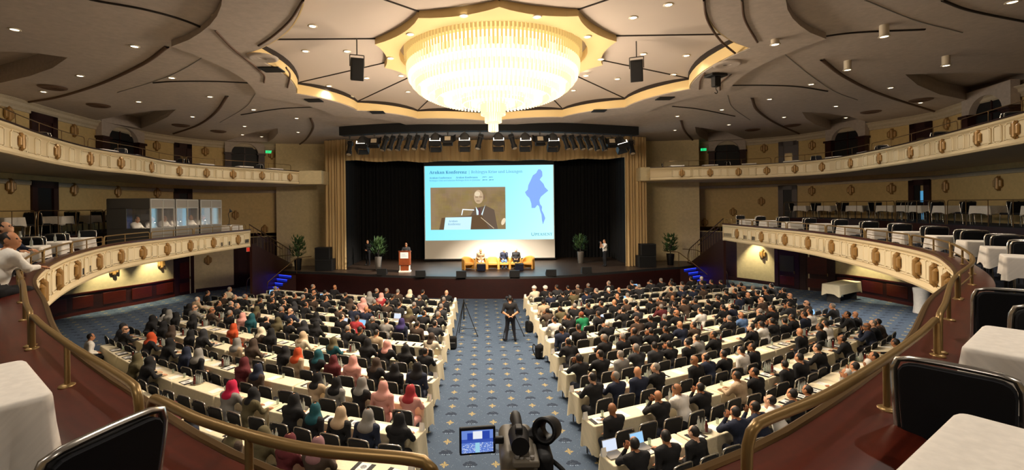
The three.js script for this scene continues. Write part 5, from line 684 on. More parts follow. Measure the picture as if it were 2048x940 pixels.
const tumblerG = lathe([[0.001, 0.004], [0.028, 0.004], [0.034, 0.11], [0.032, 0.11], [0.026, 0.008]], 10), bottleG = lathe([[0.001, 0], [0.03, 0], [0.031, 0.12], [0.014, 0.17], [0.012, 0.215], [0.001, 0.216]], 10), bottleCapG = cyl(0.014, 0.014, 0.016, 8, 0, 0.222, 0), trayG = lathe([[0.001, 0.008], [0.15, 0.008], [0.165, 0.03], [0.175, 0.03], [0.16, 0], [0.001, 0]], 20), cardG = new THREE.ExtrudeGeometry(new THREE.Shape([[-0.04, 0], [0.04, 0], [0, 0.15]].map(([a, b]) => new THREE.Vector2(a, b))), { depth: 0.1, bevelEnabled: false }).translate(0, 0, -0.05).rotateY(Math.PI / 2);
let folders = 0, sheets = 0, tumblers = 0, bottles = 0;
for (const [d, s, k, j, p, code] of allSeats) {
  const r = rnd(), r2 = rnd(), where = `${ord[j]} seat from aisle, ${rowName(s, k)}`, table = Math.floor(j / 3), turn = p.turn + (rnd() - 0.5) * 0.25;
  if (!inView(p.x, 0.8, p.z, 10)) continue;
  if (r < (code ? 0.3 : 0.62) && folders < 290) { const [x, z] = local(p, 0, -0.05), t = thing('folder', `black folder with booklet, ${where}`, 'folder', x, deskY + 0.004, z, turn, 'folders on the tables'); mesh('booklet', bookletG, printM, mesh('cover', folderG, M.black, t)); folders++; }
  else if (r < 0.85 && sheets < 290) { const [x, z] = local(p, (r2 - 0.5) * 0.1, -0.02), o = tag(mesh('paper_sheet', sheetG, r2 > 0.5 ? textM : M.paper), `white paper sheet, ${where}`, 'paper', 'papers on the tables'); o.position.set(x, deskY + 0.003, z); o.rotation.y = turn; sheets++; }
  if (r2 < 0.42 && tumblers < 250) { const [x, z] = local(p, 0.2, 0.1), o = tag(mesh('tumbler', tumblerG, glassM), `clear drinking glass, ${where}`, 'glass', 'glasses on the tables'); o.position.set(x, deskY + 0.001, z); tumblers++; }
  if (j % 6 === 4 && bottles < 290 && d < 20) { const [x, z] = local(p, -0.3, 0.06), t = thing('bottle_tray', `round bottle tray, ${where}`, 'tray', x, deskY + 0.001, z, 0, 'bottle trays on the tables'); mesh('tray', trayG, M.chrome, t);
    for (let b = 0; b < 5; b++) { const [br, bf, at] = [[0, 0, 'centre'], [0, 0.09, 'stage side'], [0, -0.09, 'sitter side'], [rowOf[s].sg * 0.09, 0, 'wall side'], [rowOf[s].sg * -0.09, 0, 'aisle side']][b], red = (b + j) % 3 === 0, [bx, bz] = local(p, -0.3 + br, 0.06 + bf), q = thing('bottle', `${red ? 'red' : 'clear'} bottle, ${at} of tray, ${where}`, 'bottle', bx, deskY + 0.01, bz, 0, 'bottles on the trays'); mesh('cap', bottleCapG, red ? M.white : M.chrome, mesh('glass', bottleG, red ? colaM : waterM, q)); bottles++; } }
  if (j === 0) { const [x, z] = local(p, rowOf[s].sg * -0.22, 0.12), o = tag(mesh('tent_card', cardG, M.paper), `white folded card at the aisle end of the ${rowName(s, k)}`, 'card', 'table cards at the aisle'); o.position.set(x, deskY + 0.001, z); o.rotation.y = p.turn; }
}
// open laptops with lit screens
const lapScreen = glow(0x9fd4ff, 0.95, 0x30404c), lapWhite = glow(0xdfeaff, 0.95, 0x404850), lapBase = rbox(0.32, 0.016, 0.22, 0.006, 0, 0.008, 0, 0, 1), lapLid = put(new RoundedBoxGeometry(0.32, 0.21, 0.01, 1, 0.004), 0, 0.118, -0.135, -0.25), lapGlow = put(new THREE.PlaneGeometry(0.3, 0.19), 0, 0.12, -0.128, -0.25);
[[[[-11.19,-23.41],[-7.8,-22.95],[-5.45,-17.36],[-4.53,-17.31],[-2.65,-17.31],[-3.51,-17.57]], 'L'], [[[6.81,-21.15],[8.47,-23.6],[4.49,-17.99],[3.08,-8.01],[13.87,-17.88],[2.44,-7.86]], 'R']].forEach(([list, s]) => list.forEach(([x, z], i) => {
  let best, bd = 1e9; for (let k = 0; k < rowOf[s].n; k++) rowPoints(s, k, 60, 0.21, 0.3).forEach((p, j) => { const e = Math.hypot(p.x - x, p.z - z); if (e < bd) { bd = e; best = { p, k, j: Math.min(20, Math.floor(j / 3)) }; } });
  const p = best.p, q = local(p, 0, 0.06), t = thing('laptop', `open laptop with ${i % 3 === 2 ? 'white' : 'blue'} screen, ${ord[best.j]} seat from aisle, ${rowName(s, best.k)}`, 'laptop', q[0], deskY + 0.006, q[1], p.turn, 'laptops on the tables');
  mesh('base', lapBase, M.grey, t); mesh('screen', lapGlow, i % 3 === 2 ? lapWhite : lapScreen, mesh('lid', lapLid, M.grey, t));
}));
// ---------- the aisle: camera operator, tripods, bags ----------
const hairOf = (f) => onHead(hairShort, f);
function tripod(label, x, z, h, head, spread = 0.5, name = 'tripod') {
  const t = thing(name, label, 'tripod', x, 0, z, 0.3); mesh('column', bar([0, h * 0.45, 0], [0, h, 0], 0.025), M.black, t);
  for (let i = 0; i < 3; i++) { const a = i * 2.094 + 0.4; mesh('leg', join([bar([0.03 * Math.cos(a), h * 0.92, 0.03 * Math.sin(a)], [spread * Math.cos(a), 0.02, spread * Math.sin(a)], 0.016), cyl(0.03, 0.035, 0.03, 8, spread * Math.cos(a), 0.015, spread * Math.sin(a))]), M.black, t); mesh('spreader', bar([0, h * 0.2, 0], [spread * 0.78 * Math.cos(a), h * 0.2, spread * 0.78 * Math.sin(a)], 0.01), M.black, t); }
  if (head) { const c = mesh('video_camera', join([rbox(0.14, 0.2, 0.42, 0.03, 0, h + 0.16, 0), cyl(0.06, 0.07, 0.22, 12).rotateX(Math.PI / 2).translate(0, h + 0.17, -0.3), rbox(0.05, 0.05, 0.3, 0.015, 0, h + 0.32, 0), box(0.12, 0.08, 0.03, -0.13, h + 0.24, 0.02), cyl(0.04, 0.05, 0.1, 10).rotateX(Math.PI / 2).translate(-0.06, h + 0.3, 0.16)]), M.black, t); mesh('pan_bar', bar([0.06, h, 0.05], [0.12, h - 0.2, 0.5], 0.012), M.black, t); }
  return t;
}
{
  const [x, z] = [[1.13,-17.56]][0];
  const J = { hip: [0, 0.95, 0], waist: [0, 1.12, 0], chest: [0, 1.36, 0], neck: [0, 1.52, 0.01], head: [0, 1.66, -0.02], shL: [-0.2, 1.44, 0], shR: [0.2, 1.44, 0], elL: [-0.31, 1.18, 0.1], elR: [0.31, 1.18, 0.1], wrL: [-0.06, 1.03, 0.2], wrR: [0.06, 1.03, 0.2], haL: [1, -0.15, 0.1], haR: [-1, -0.15, 0.1], knL: [-0.13, 0.5, -0.02], knR: [0.13, 0.5, -0.02], anL: [-0.17, 0.09, 0.02], anR: [0.18, 0.09, 0.02], toL: [-0.26, 0.04, -0.1], toR: [0.22, 0.04, -0.14] };
  const f = makeFigure(J, { bareArms: true, res: 58 }), t = thing('person', 'camera operator in black shirt standing in the aisle with hands clasped behind', 'person', x, 0, z, 0); mesh('body', f.geo, [skinTones[0], fabric.k.m, trousers[1], shoeM], t); mesh('hair', hairOf(f), hairM.k, t);
  tripod('tall tripod with video camera in the aisle before the camera operator', x + 0.05, z - 0.75, 1.3, true, 0.55, 'camera_tripod'); tripod('thin black stand at the aisle edge by the lectern side tables', ...[[-0.71,-18.37]][0], 1.5, false, 0.55, 'light_stand');
  [[-1.09,-16.78],[2,-15.62],[1.99,-18.85]].forEach(([bx, bz], i) => { const b = thing('backpack', ['black backpack on the aisle carpet beside the lectern side tables', 'black backpack slumped at the aisle end of the far side tables', 'small black bag behind the camera operator by the tables'][i], 'bag', bx, 0, bz, i); mesh('pocket', rbox(0.26, 0.22, 0.1, 0.04, 0, 0.16, 0.14, 0, 3), M.black, mesh('pack', rbox(0.34, 0.46, 0.24, 0.09, 0, 0.23, 0, 0, 4), M.blackCloth, b)); mesh('strap', tube([[-0.1, 0.42, -0.1], [-0.12, 0.5, -0.16], [-0.1, 0.3, -0.2], [-0.08, 0.1, -0.14]], 0.018, 12, 5), M.black, b); });
}
// ---------- people on the stage ----------
const flat = (t, f, skin, top, legs, hair, bald) => { mesh('body', f.geo, [skinTones[skin], top, legs, shoeM], t); if (hair) mesh('hair', onHead(bald ? hairSides : hairShort, f), hair, t); };
{
  const P = (u) => (u - 960) / 900 * -stageZ;
  const a = seated(0.1, ['lap', 'lap'], { pitch: 0.5, res: 54 }), b = seated(0.0, ['chin', 'lap'], { yaw: 0.3, res: 54 }), c = seated(0.03, ['lap', 'lap'], { yaw: -0.1, res: 54 });
  flat(thing('person', 'seated panel speaker in beige jacket and white trousers, head bowed', 'person', P(960), Y.stage, stageZ - 0.02, Math.PI + 0.1), a, 0, fabric.B.m, fabric.w.m, hairM.b);
  flat(thing('person', 'seated panel speaker in navy sweater and pale jeans, hand at chin', 'person', P(1007), Y.stage, stageZ - 0.02, Math.PI), b, 2, fabric.n.m, fabric.l.m, hairM.w);
  flat(thing('person', 'seated panel speaker in dark suit and white shirt reading notes', 'person', P(1031), Y.stage, stageZ - 0.02, Math.PI - 0.1), c, 2, fabric.K.m, trousers[0], hairM.w, true);
  const stand = (o = {}) => ({ hip: [0, 0.95, 0], waist: [0, 1.12, 0], chest: [0, 1.36, 0], neck: [0, 1.52, 0.01], head: [0, 1.66, -0.02], shL: [-0.19, 1.44, 0], shR: [0.19, 1.44, 0], elL: [-0.25, 1.17, 0.02], elR: [0.25, 1.17, 0.02], wrL: [-0.22, 0.95, -0.08], wrR: [0.22, 0.95, -0.08], knL: [-0.11, 0.5, -0.02], knR: [0.11, 0.5, -0.02], anL: [-0.12, 0.09, 0.02], anR: [0.12, 0.09, 0.02], toL: [-0.14, 0.04, -0.12], toR: [0.14, 0.04, -0.12], ...o });
  const sp = makeFigure(stand({ elL: [-0.27, 1.2, -0.12], elR: [0.27, 1.2, -0.12], wrL: [-0.15, 1.28, -0.32], wrR: [0.15, 1.28, -0.32] }), { res: 50 }), [lx, lz] = [[-4.72,-28.05]][0];
  flat(thing('person', 'speaker in grey suit standing behind the lectern', 'person', lx, Y.stage, lz - 0.5, Math.PI), sp, 3, fabric.K.m, trousers[0], hairM.k, true);
  const ph = makeFigure(stand({ elL: [-0.22, 1.22, -0.2], elR: [0.22, 1.22, -0.2], wrL: [-0.06, 1.5, -0.26], wrR: [0.06, 1.5, -0.26], haL: [0.2, 1, 0], haR: [-0.2, 1, 0] }), { res: 50, bareArms: true }), [px, pz] = [[8.15,-29.5]][0];
  flat(thing('person', 'man in white shirt standing on stage holding a phone up', 'person', px, Y.stage, pz, 1.7), ph, 0, fabric.w.m, trousers[0], hairM.k);
  tag(mesh('phone', rbox(0.075, 0.15, 0.01, 0.004, 0, 0, 0, 1.7), M.black), 'phone held up by the man in white shirt', 'phone').position.set(px - 0.36, Y.stage + 1.6, pz + 0.02);
  const gd = makeFigure(stand({ elL: [-0.26, 1.18, -0.05], elR: [0.26, 1.18, -0.05], wrL: [-0.04, 1.12, -0.2], wrR: [0.04, 1.1, -0.2], haL: [1, -0.2, -0.2], haR: [-1, -0.2, -0.2] }), { res: 46 }), [gx, gz] = [[-7.86,-31.39]][0];
  flat(thing('person', 'person in black suit standing in the shadow behind the potted plant', 'person', gx, Y.stage, gz, Math.PI - 0.4), gd, 0, fabric.k.m, trousers[0], hairM.k);
  const st = makeFigure(stand(), { res: 46 }); [[[[-13.37,-28.6]][0], 'person in black suit standing at the foot of the blue lit steps', 2.6], [[[14.79,-29.56]][0], 'person in black suit beside the blue lit steps away from lectern', 3.6]].forEach(([[x, z], l, r]) => flat(thing('person', l, 'person', x, 0, z, r), st, 1, fabric.k.m, trousers[0], hairM.k));
}

// ---------- lower balcony furniture ----------
const sideN = { L: 'booth side balcony', R: 'empty balcony' };
const sqCloth = [clothGeo(0.8, 0.8, 0.74, 0.3, 1.2), clothGeo(0.8, 0.8, 0.74, 0.3, 3.1)], deepCloth = clothGeo(0.8, 0.8, 0.74, 0.32, 2.2, 26), sqTop = box(0.76, 0.03, 0.76, 0, 0.715, 0), sqLeg = cyl(0.02, 0.02, 0.7, 6, 0, 0.35, 0);
function squareTable(label, x, y, z, turn, group, cloth, h = 1) { const t = thing('square_table', label, 'table', x, y, z, turn, group); t.scale.y = h; mesh('tablecloth', cloth ?? sqCloth[Math.floor(rnd() * 2)], M.clothWhite, t); mesh('tabletop', sqTop, M.wood, t); for (const [a, b] of [[-1, -1], [1, -1], [-1, 1], [1, 1]]) { const l = mesh('leg', sqLeg, M.greyDark, t); l.position.set(a * 0.33, 0, b * 0.33); } return t; }
const atPath = (a, s, o) => { const f = a.at(s); return { x: f.p.x + f.out.x * o, z: f.p.z + f.out.z * o, t: f.t, out: f.out }; };
const towards = (dx, dz) => Math.atan2(-dx, -dz); // turn that makes a chair or figure face (dx, dz)
const aL = along(tierPathL), aR = along(tierPathR);
// first tables beside the parapet, a chair on either side
[27.1, 25.2, 23.4, 21.6, 19.8, 18, 16.3, 14.6, 13, 11.4, 9.7].forEach((s, i) => {
  const p = atPath(aR, s, -0.78); squareTable(`white-clothed square table by the brass rail, ${ord[i]} from the stage on the empty balcony`, p.x, Y.balcony, p.z, face(p.out), 'tables along the rail of the empty balcony').scale.set(0.74, 1, 0.85);
  for (const d of [-1, 1]) { if (i === 10 && d < 0) continue; const c = atPath(aR, s + d * 0.72, -0.85); addChair(chairFull, `black chair on the ${d > 0 ? 'stage' : 'near'} side of the ${ord[i]} rail table, empty balcony`, c.x, Y.balcony, c.z, towards(-d * p.t.x, -d * p.t.z), 'chairs along the rail of the empty balcony'); } });
[7.2, 9, 10.8, 12.6, 14.4].forEach((s, i) => { for (const [o, n] of [[-2.0, 'second'], [-2.7, 'third']]) for (const d of [-0.3, 0.3]) { const c = atPath(aR, s + d, o); addChair(chairFull, `black chair, ${d > 0 ? 'stage' : 'near'} one of pair ${ord[i]}, ${n} line behind the empty balcony rail`, c.x, Y.balcony, c.z, towards(c.out.x, c.out.z), 'loose chairs on the empty balcony'); } });
[9.6, 11.3, 13, 14.8, 16.6].forEach((s, i) => { const p = atPath(aL, s, -0.78); squareTable(`white-clothed square table by the brass rail, ${ord[i]} from the booths`, p.x, Y.balcony, p.z, face(p.out), 'tables along the rail of the booth side');
  for (const d of [-1, 1]) { if (i > 2 && d > 0) continue; const c = atPath(aL, s + d * 0.72, -0.85); addChair(chairFull, `black chair on the ${d < 0 ? 'stage' : 'near'} side of the ${ord[i]} rail table, booth side`, c.x, Y.balcony, c.z, towards(-d * p.t.x, -d * p.t.z), 'chairs along the rail of the booth side'); }
  for (const o of [-0.62, -0.95]) { const q = atPath(aL, s + 0.1, o), b = thing('bottle', `water bottle ${o < -0.7 ? 'away from' : 'nearer'} the rail on the ${ord[i]} table from the booths`, 'bottle', q.x, Y.balcony + 0.753, q.z); mesh('glass', bottleG, waterM, b); mesh('cap', bottleCapG, M.chrome, b); } });
[10.2, 12, 13.8].forEach((s, i) => { const p = atPath(aL, s, -2.0), t = thing('black_table', `long black-clothed table in the second line, ${ord[i]} from the booths`, 'table', p.x, Y.balcony, p.z, face(p.out), 'black tables on the booth side balcony'); mesh('tablecloth', clothGeo(1.5, 0.6, 0.74, 0.55, i, 6), M.blackCloth, t); mesh('tabletop', box(1.44, 0.03, 0.54, 0, 0.715, 0), M.wood, t); for (const a of [-1, 1]) mesh('leg', box(0.04, 0.7, 0.4, a * 0.6, 0.35, 0), M.greyDark, t);
  for (const d of [-0.4, 0.1, 0.5]) { const q = atPath(aL, s + d, -1.95), b = thing('carafe', `clear carafe on the ${ord[i]} black table, ${d < 0 ? 'stage end' : d < 0.3 ? 'middle' : 'near end'}`, 'bottle', q.x, Y.balcony + 0.753, q.z); mesh('glass', lathe([[0.001, 0], [0.06, 0], [0.062, 0.08], [0.025, 0.2], [0.03, 0.26], [0.001, 0.26]], 12), waterM, b); } });
// rear platform with its own rail and tables against the wall
for (const [k, s0, s1, dir, side] of [['uL', 8, 33.3, -1, 'L'], ['uR', 10.2, 36, 1, 'R']]) {
  const off = (o, n = 40) => Array.from({ length: n + 1 }, (_, i) => onWall(k, s0 + (s1 - s0) * i / n, o).p), inner = off(0.05), edge = off(2.7);
  const pf = structure('floor_platform_' + (side === 'L' ? 'left' : 'right'), slab([...inner.map(xz), ...edge.reverse().map(xz)], Y.balcony, Y.balcony + 0.62), M.woodDark, 'raised dark timber platform at the back of the balcony'); mesh('carpet', slab([...inner.map(xz), ...edge.map(xz)], Y.balcony + 0.62, Y.balcony + 0.63), balconyCarpet, pf);
  edge.reverse(); const L = along(edge).length, n = Math.round(L / 3.4);
  for (let i = 0; i < n; i++) railSection('platform_railing', `tall brass rail of the rear platform, ${ord[i]} bay, ${sideN[side]}`, edge, L * i / n + 0.05, L * (i + 1) / n - 0.05, Y.balcony + 0.63, k === 'uL' ? 0.1 : 0.1, 0.98, 0.016, 3, true, 'platform rail bays', M.brassDark);
  const list = side === 'L' ? [13.5, 15.6, 17.7, 19.8, 21.9, 24, 25.8, 27.6, 29.4, 31.2] : [11, 12.7, 14.3, 15.9, 17.6, 19.3, 21, 22.8, 24.6, 26.6];
  list.forEach((s, i) => { const p = onWall(k, s, 1.5); squareTable(`white-clothed square table on the rear platform, ${ord[i]} along the ${sideN[side]} wall`, p.p.x, Y.balcony + 0.63, p.p.z, p.turn + 0.05 * (i % 3), 'tables on the rear platforms');
    for (const d of [-0.72, 0.72]) { const c = onWall(k, s + d, 1.5), t2 = onWall(k, s, 1.5).p.clone().sub(c.p); addChair(chairFull, `black chair at the ${d < 0 ? 'first' : 'second'} side of rear platform table ${ord[i]}, ${sideN[side]}`, c.p.x, Y.balcony + 0.63, c.p.z, towards(t2.x, t2.z), 'chairs on the rear platforms'); } });
}
// upper balcony: tables and chairs just above the parapet
for (const [path, side, list] of [[upPathL, 'lectern side', [1.2, 3.2, 5.2, 7.2, 9.2, 11.2, 13.2, 15.2, 17.2, 19.2]], [upPathR, 'far side', [39.6, 37.6, 35.6, 33.6, 31.6, 29.6, 27.6, 25.6, 23.6, 21.6, 19.6]]]) { const a = along(path);
  list.forEach((s, i) => { const p = atPath(a, s, -0.75); squareTable(`white-clothed table on the upper balcony, ${ord[i]} from the stage, ${side}`, p.x, Y.upper, p.z, face(p.out), 'tables on the upper balcony', null, 1.0); for (const d of [i % 2 ? -0.65 : 0.65]) { const c = atPath(a, s + d, -0.7); addChair(chairFull, `black chair ${d < 0 ? 'before' : 'after'} upper balcony table ${ord[i]} from the stage, ${side}`, c.x, Y.upper, c.z, towards(c.t.x * -Math.sign(d), c.t.z * -Math.sign(d)), 'chairs on the upper balcony'); } }); }
// ---------- interpreter booths ----------
{
  const post = std(0xa9a59c, 0.5), panel = std(0x8f8a82, 0.9), dark = std(0x4b4842, 0.9), paneM = new THREE.MeshPhysicalMaterial({ color: 0xffffff, roughness: 0.03, transmission: 0.95, thickness: 0 });
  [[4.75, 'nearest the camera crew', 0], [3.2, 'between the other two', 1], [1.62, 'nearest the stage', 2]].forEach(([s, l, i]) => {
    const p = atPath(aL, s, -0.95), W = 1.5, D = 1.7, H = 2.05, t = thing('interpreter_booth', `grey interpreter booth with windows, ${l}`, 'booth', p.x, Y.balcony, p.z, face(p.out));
    mesh('back_wall', box(W, H, 0.04, 0, H / 2, -D), dark, t); mesh('roof', box(W, 0.04, D, 0, H, -D / 2), dark, t); mesh('blue_glow_panel', box(W * 0.45, 1.5, 0.02, [0.2, -0.3, 0.4][i], 1.2, -D + 0.05), std(0x4a68b8, 0.8), t);  // blue panel colour stands in for the blue glow inside the booth
    for (const sd of [-1, 1]) { mesh('side_wall', join([box(0.04, 0.85, D, sd * W / 2, 0.425, -D / 2), box(0.04, 0.4, D, sd * W / 2, H - 0.2, -D / 2), box(0.04, 0.85, D * 0.45, sd * W / 2, 1.25, -D * 0.775)]), dark, t); mesh('side_pane', box(0.008, 0.82, D * 0.53, sd * W / 2, 1.25, -D * 0.28), paneM, t); }
    mesh('upper_panel', box(W - 0.06, 0.34, 0.03, 0, H - 0.2, 0), panel, t); mesh('lower_panel', box(W - 0.06, 0.8, 0.03, 0, 0.42, 0), panel, t);
    for (const x of [-W / 2 + 0.02, 0, W / 2 - 0.02]) mesh('post', box(0.045, H, 0.05, x, H / 2, 0.005), post, t); for (const y of [0.84, H - 0.38, H - 0.02]) mesh('rail_bar', box(W, 0.04, 0.05, 0, y, 0.005), post, t);
    for (const x of [-0.37, 0.37]) mesh('front_pane', box(0.68, 0.8, 0.008, x, 1.26, 0), paneM, t);
    mesh('desk', box(W - 0.1, 0.04, 0.55, 0, 0.74, -0.32), M.white, t);
    const lampP = V(0.05, 1.1, -0.35).applyAxisAngle(V(0, 1, 0), face(p.out)); const dl = thing('added_desk_lamp', `small lit desk lamp added inside the booth ${l}`, 'lamp', p.x + lampP.x, Y.balcony + 0.76, p.z + lampP.z); mesh('stem', bar([0, 0, 0], [0, 0.3, 0], 0.01), M.black, dl); mesh('lamp_shade', lathe([[0.02, 0.38], [0.07, 0.3]], 10), M.black, dl); mesh('bulb', put(new THREE.SphereGeometry(0.025, 8, 6), 0, 0.31, 0), glow(0xfff2dc, 12), dl);  // lamp added to light the booth interior
    const pl = new THREE.PointLight(0xffe8cc, 1.1, 0, 2); pl.position.set(p.x + lampP.x, Y.balcony + 0.76 + 0.31, p.z + lampP.z); pl.castShadow = true; pl.name = 'added_desk_lamp_bulb'; scene.add(pl);  // light of the added booth lamp
    for (const [x, f, col] of [[-0.36, men[0], 'w'], [0.38, men[i % 2 ? 4 : 1], i === 1 ? 'w' : 'g']]) { const q = V(x, 0, -0.95).applyAxisAngle(V(0, 1, 0), face(p.out)), pe = thing('person', `interpreter in ${fabric[col].n} shirt, ${x < 0 ? 'first' : 'second'} seat, booth ${l}`, 'person', p.x + q.x, Y.balcony, p.z + q.z, face(p.out) + Math.PI); mesh('body', f.geo, [skinTones[1], fabric[col].m, trousers[0], shoeM], pe); mesh('hair', onHead(hairShort, f), hairM.k, pe); }
  });
  const q = atPath(aL, 0.35, -0.75), t = thing('side_table', 'white-clothed table beside the booths at the balcony end', 'table', q.x, Y.balcony, q.z, face(q.out)); mesh('tablecloth', clothGeo(1.0, 0.6, 0.74, 0.3, 2, 6), M.clothWhite, t); mesh('leg', box(0.7, 0.72, 0.04, 0, 0.36, 0), M.greyDark, t);
  const m = thing('reading_lamp', 'black gooseneck lamp standing on the balcony end table', 'lamp', q.x - 0.2, Y.balcony + 0.753, q.z - 0.1); mesh('base', cyl(0.09, 0.1, 0.03, 12, 0, 0.015, 0), M.black, m); mesh('gooseneck', tube([[0, 0.02, 0], [0.03, 0.3, 0], [-0.02, 0.55, 0], [0.06, 0.72, 0]], 0.014, 16, 6), M.black, m); mesh('lamp_head', put(new THREE.ConeGeometry(0.08, 0.2, 12), 0.08, 0.78, 0, 0, 0, 0.4), M.black, m);
}
// video camera and cameraman kit on the rear platform of the booth side
{ const w = onWall('uL', 29.9, 2.2); const t = tripod('black video camera on a tripod standing beside the interpreter booths', w.p.x, w.p.z, 1.25, true, 0.45, 'camera_tripod'); t.position.y = Y.balcony + 0.63; }
// ---------- near furniture round the photographer ----------
squareTable('white-clothed table corner nearest the photographer on the empty balcony side', 1.8, Y.balcony, -1.27, 0.57, null, deepCloth, 1.0);
squareTable('white-clothed table beyond the pair of black chairs', 3.34, Y.balcony, -2.52, 0.62, null, deepCloth, 1.0);
squareTable('white-clothed table beside the rail on the booth side, nearest the photographer', -2.56, Y.balcony, -2.03, -0.66, null, deepCloth, 1.0);
addChair(chairFull, 'black chair with shiny frame between the two nearest white tables', 2.36, Y.balcony, -2.22, towards(0.79, -0.62)).scale.setScalar(0.9);
addChair(chairFull, 'black chair pushed against the far edge of the table beyond the pair', 3.95, Y.balcony, -3.15, towards(0.6, -0.8)).scale.setScalar(0.95);
addChair(chairFull, 'black chair facing the second white table on the empty balcony', 4.35, Y.balcony, -3.75, towards(0.6, -0.8)).scale.setScalar(0.95);
addChair(chairFull, 'black chair in the corner nearest the photographer on the booth side', -1.54, Y.balcony, -1.64, towards(-1, -0.3)).scale.setScalar(0.9);
{ const c = addChair(chairFull, 'pale covered chair of the man in white shirt', -6.6, Y.balcony, -5.85, towards(0.35, -1)); c.children.forEach((m) => { if (m.name !== 'leg' && m.name !== 'back_frame') m.material = std(0xb8a890, 0.9); }); }
squareTable('white-clothed table before the man in white shirt', ...(() => { const p = atPath(aL, 19.4, -0.78); return [p.x, Y.balcony, p.z, face(p.out)]; })(), null, deepCloth);
{ const f = seated(0.14, ['table', 'table'], { yaw: -0.9, pitch: 0.15, res: 56 }), t = thing('person', 'man in white shirt leaning over a table by the rail', 'person', -6.5, Y.balcony, -6.0, towards(0.35, -1)); flat(t, f, 1, fabric.w.m, trousers[0], hairM.k);
  const g = seated(0.1, ['table', 'table'], { pitch: 0.35, res: 50 }), u = thing('person', 'man in dark jacket with lanyard looking at his phone on the balcony', 'person', -8.5, Y.balcony + 0.1, -7.9, towards(1, -0.2)); flat(u, g, 2, fabric.n.m, trousers[0], hairM.k);
  const gl = mesh('glasses', join([-1, 1].map((s) => put(new THREE.TorusGeometry(0.022, 0.003, 4, 12), s * 0.032, 0.006, -0.102)).concat([bar([-0.012, 0.008, -0.103], [0.012, 0.008, -0.103], 0.003, 4)])).applyMatrix4(g.head), M.black, u); }
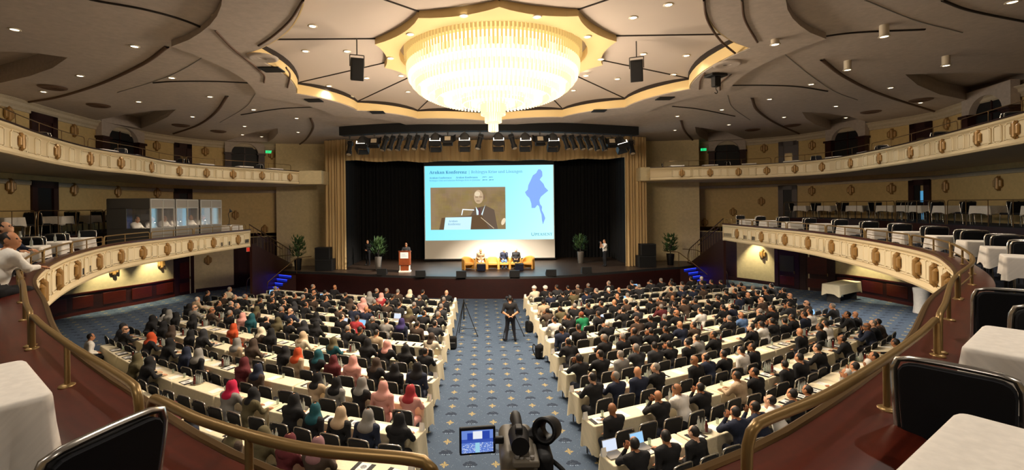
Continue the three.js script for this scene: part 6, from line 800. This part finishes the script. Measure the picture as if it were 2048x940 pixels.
// camcorder on its tripod behind the parapet
{
  const d = 1.34, y0 = Y.balcony, body = std(0x6e675a, 0.5), rubber = M.black, X = (u) => (u - 960 - 5.5) / 900 * d, YY = (v) => 5.3 - (v - 412) / 900 * d;
  const t = thing('camcorder', 'professional camcorder with lit flip-out screen in the foreground', 'video camera', X(1042), YY(925), -d, 0.0), R = (u) => X(u) - X(1042), Q = (v) => YY(v) - YY(925);
  const k = d / 900; // metres per pixel step at this distance, used for sizes only
  mesh('body', rbox(0.105, 0.1, 0.2, 0.025, R(1035), Q(915), -0.02, 0, 3), body, t);
  mesh('top_handle', tube([[R(1036), Q(880), 0.04], [R(1036), Q(862), 0.0], [R(1036), Q(858), -0.08], [R(1036), Q(880), -0.13]], 0.016, 24, 10), rubber, t);
  mesh('viewfinder', join([put(new THREE.CylinderGeometry(0.026, 0.03, 0.07, 16), R(1036), Q(864), 0.05, Math.PI / 2), rbox(0.022, 0.03, 0.03, 0.005, R(1035), Q(846), 0.05)]), rubber, t);
  mesh('side_grip', rbox(0.05, 0.075, 0.15, 0.02, R(1085), Q(915), -0.01, 0, 3), rubber, t);
  const cp = mesh('control_panel', rbox(0.075, 0.02, 0.1, 0.006, R(1046), Q(893), 0.05), body, t); for (const [u, v] of [[1038, 889], [1050, 890], [1058, 886], [1030, 885]]) mesh('button', cyl(0.006, 0.006, 0.006, 10, R(u), Q(v - 2.5), 0.085), M.grey, cp);
  mesh('lens_hood', put(lathe([[0.019, -0.035], [0.034, -0.035], [0.039, 0.03], [0.026, 0.03], [0.019, -0.012], [0.019, -0.035]], 24), R(1098), Q(870), -0.03, Math.PI / 2 - 0.25, -0.5), rubber, t); mesh('lens_barrel', bar([R(1060), Q(895), -0.04], [R(1090), Q(876), -0.04], 0.026, 14), rubber, t);
  const sc = mesh('flip_screen', rbox(0.108, 0.082, 0.012, 0.004, R(955), Q(880), 0.0, 0.12), rubber, t);
  const lcd = canvasTexture(256, 180, (c) => { c.fillStyle = '#6f8fe0'; c.fillRect(0, 0, 256, 180); c.fillStyle = '#3a58b8'; c.fillRect(0, 70, 256, 30); c.fillStyle = '#2a48b0'; c.fillRect(46, 20, 46, 60); c.fillRect(168, 10, 60, 64); c.fillStyle = '#f4f8ff'; c.fillRect(92, 8, 76, 62); for (let i = 0; i < 260; i++) { c.fillStyle = hash(i, 4) > 0.5 ? '#dfeaff' : '#4060b8'; c.fillRect(hash(i, 1) * 256, 100 + hash(i, 2) * 80, 7, 4); } c.fillStyle = '#9fd8f0'; c.fillRect(110, 100, 36, 80); });
  mesh('screen_picture', put(new THREE.PlaneGeometry(0.094, 0.066), R(955), Q(880), 0.0075, 0, 0.12), new THREE.MeshStandardMaterial({ color: 0x111111, emissive: 0xffffff, emissiveMap: lcd, emissiveIntensity: 0.9 }), sc);
  mesh('screen_hinge', rbox(0.03, 0.02, 0.016, 0.005, R(998), Q(880), 0), rubber, t);
  mesh('cable', tube([[R(1092), Q(908), 0.02], [R(1112), Q(918), 0.04], [R(1126), Q(932), 0.05], [R(1134), Q(960), 0.05], [R(1120), Q(1010), 0.0]], 0.007, 24, 6), rubber, t);
  mesh('memo_note', box(0.05, 0.014, 0.002, R(1015), Q(912), 0.085), std(0xd8b878, 0.8), t);
  const tr = tripod('black tripod that carries the foreground camcorder', X(1042), -d, YY(940) - y0 - 0.02, false, 0.22); tr.position.y = y0;
}
// ---------- under the balcony on the far side: clothed serving table and stand ----------
{ const t = thing('serving_table', 'long white-clothed table under the empty balcony', 'table', 19.4, 0, -24.2, 0.5); mesh('tablecloth', clothGeo(2.4, 0.8, 0.95, 0.5, 2, 6), M.cloth, t); mesh('trestle', join([box(0.05, 0.93, 0.6, -0.9, 0.465, 0), box(0.05, 0.93, 0.6, 0.9, 0.465, 0)]), M.greyDark, t);
  const [x, z] = [[20.73,-21.19]][0], c = thing('cocktail_table', 'tall narrow white-clothed table under the empty balcony', 'table', x, 0, z); mesh('tablecloth', lathe([[0.001, 1.2], [0.3, 1.2], [0.31, 1.18], [0.28, 0.9], [0.27, 0.4], [0.31, 0.02]], 20), M.clothWhite, c); mesh('pole', cyl(0.03, 0.03, 1.18, 8, 0, 0.59, 0), M.greyDark, c); }

renderer.render(scene, camera);
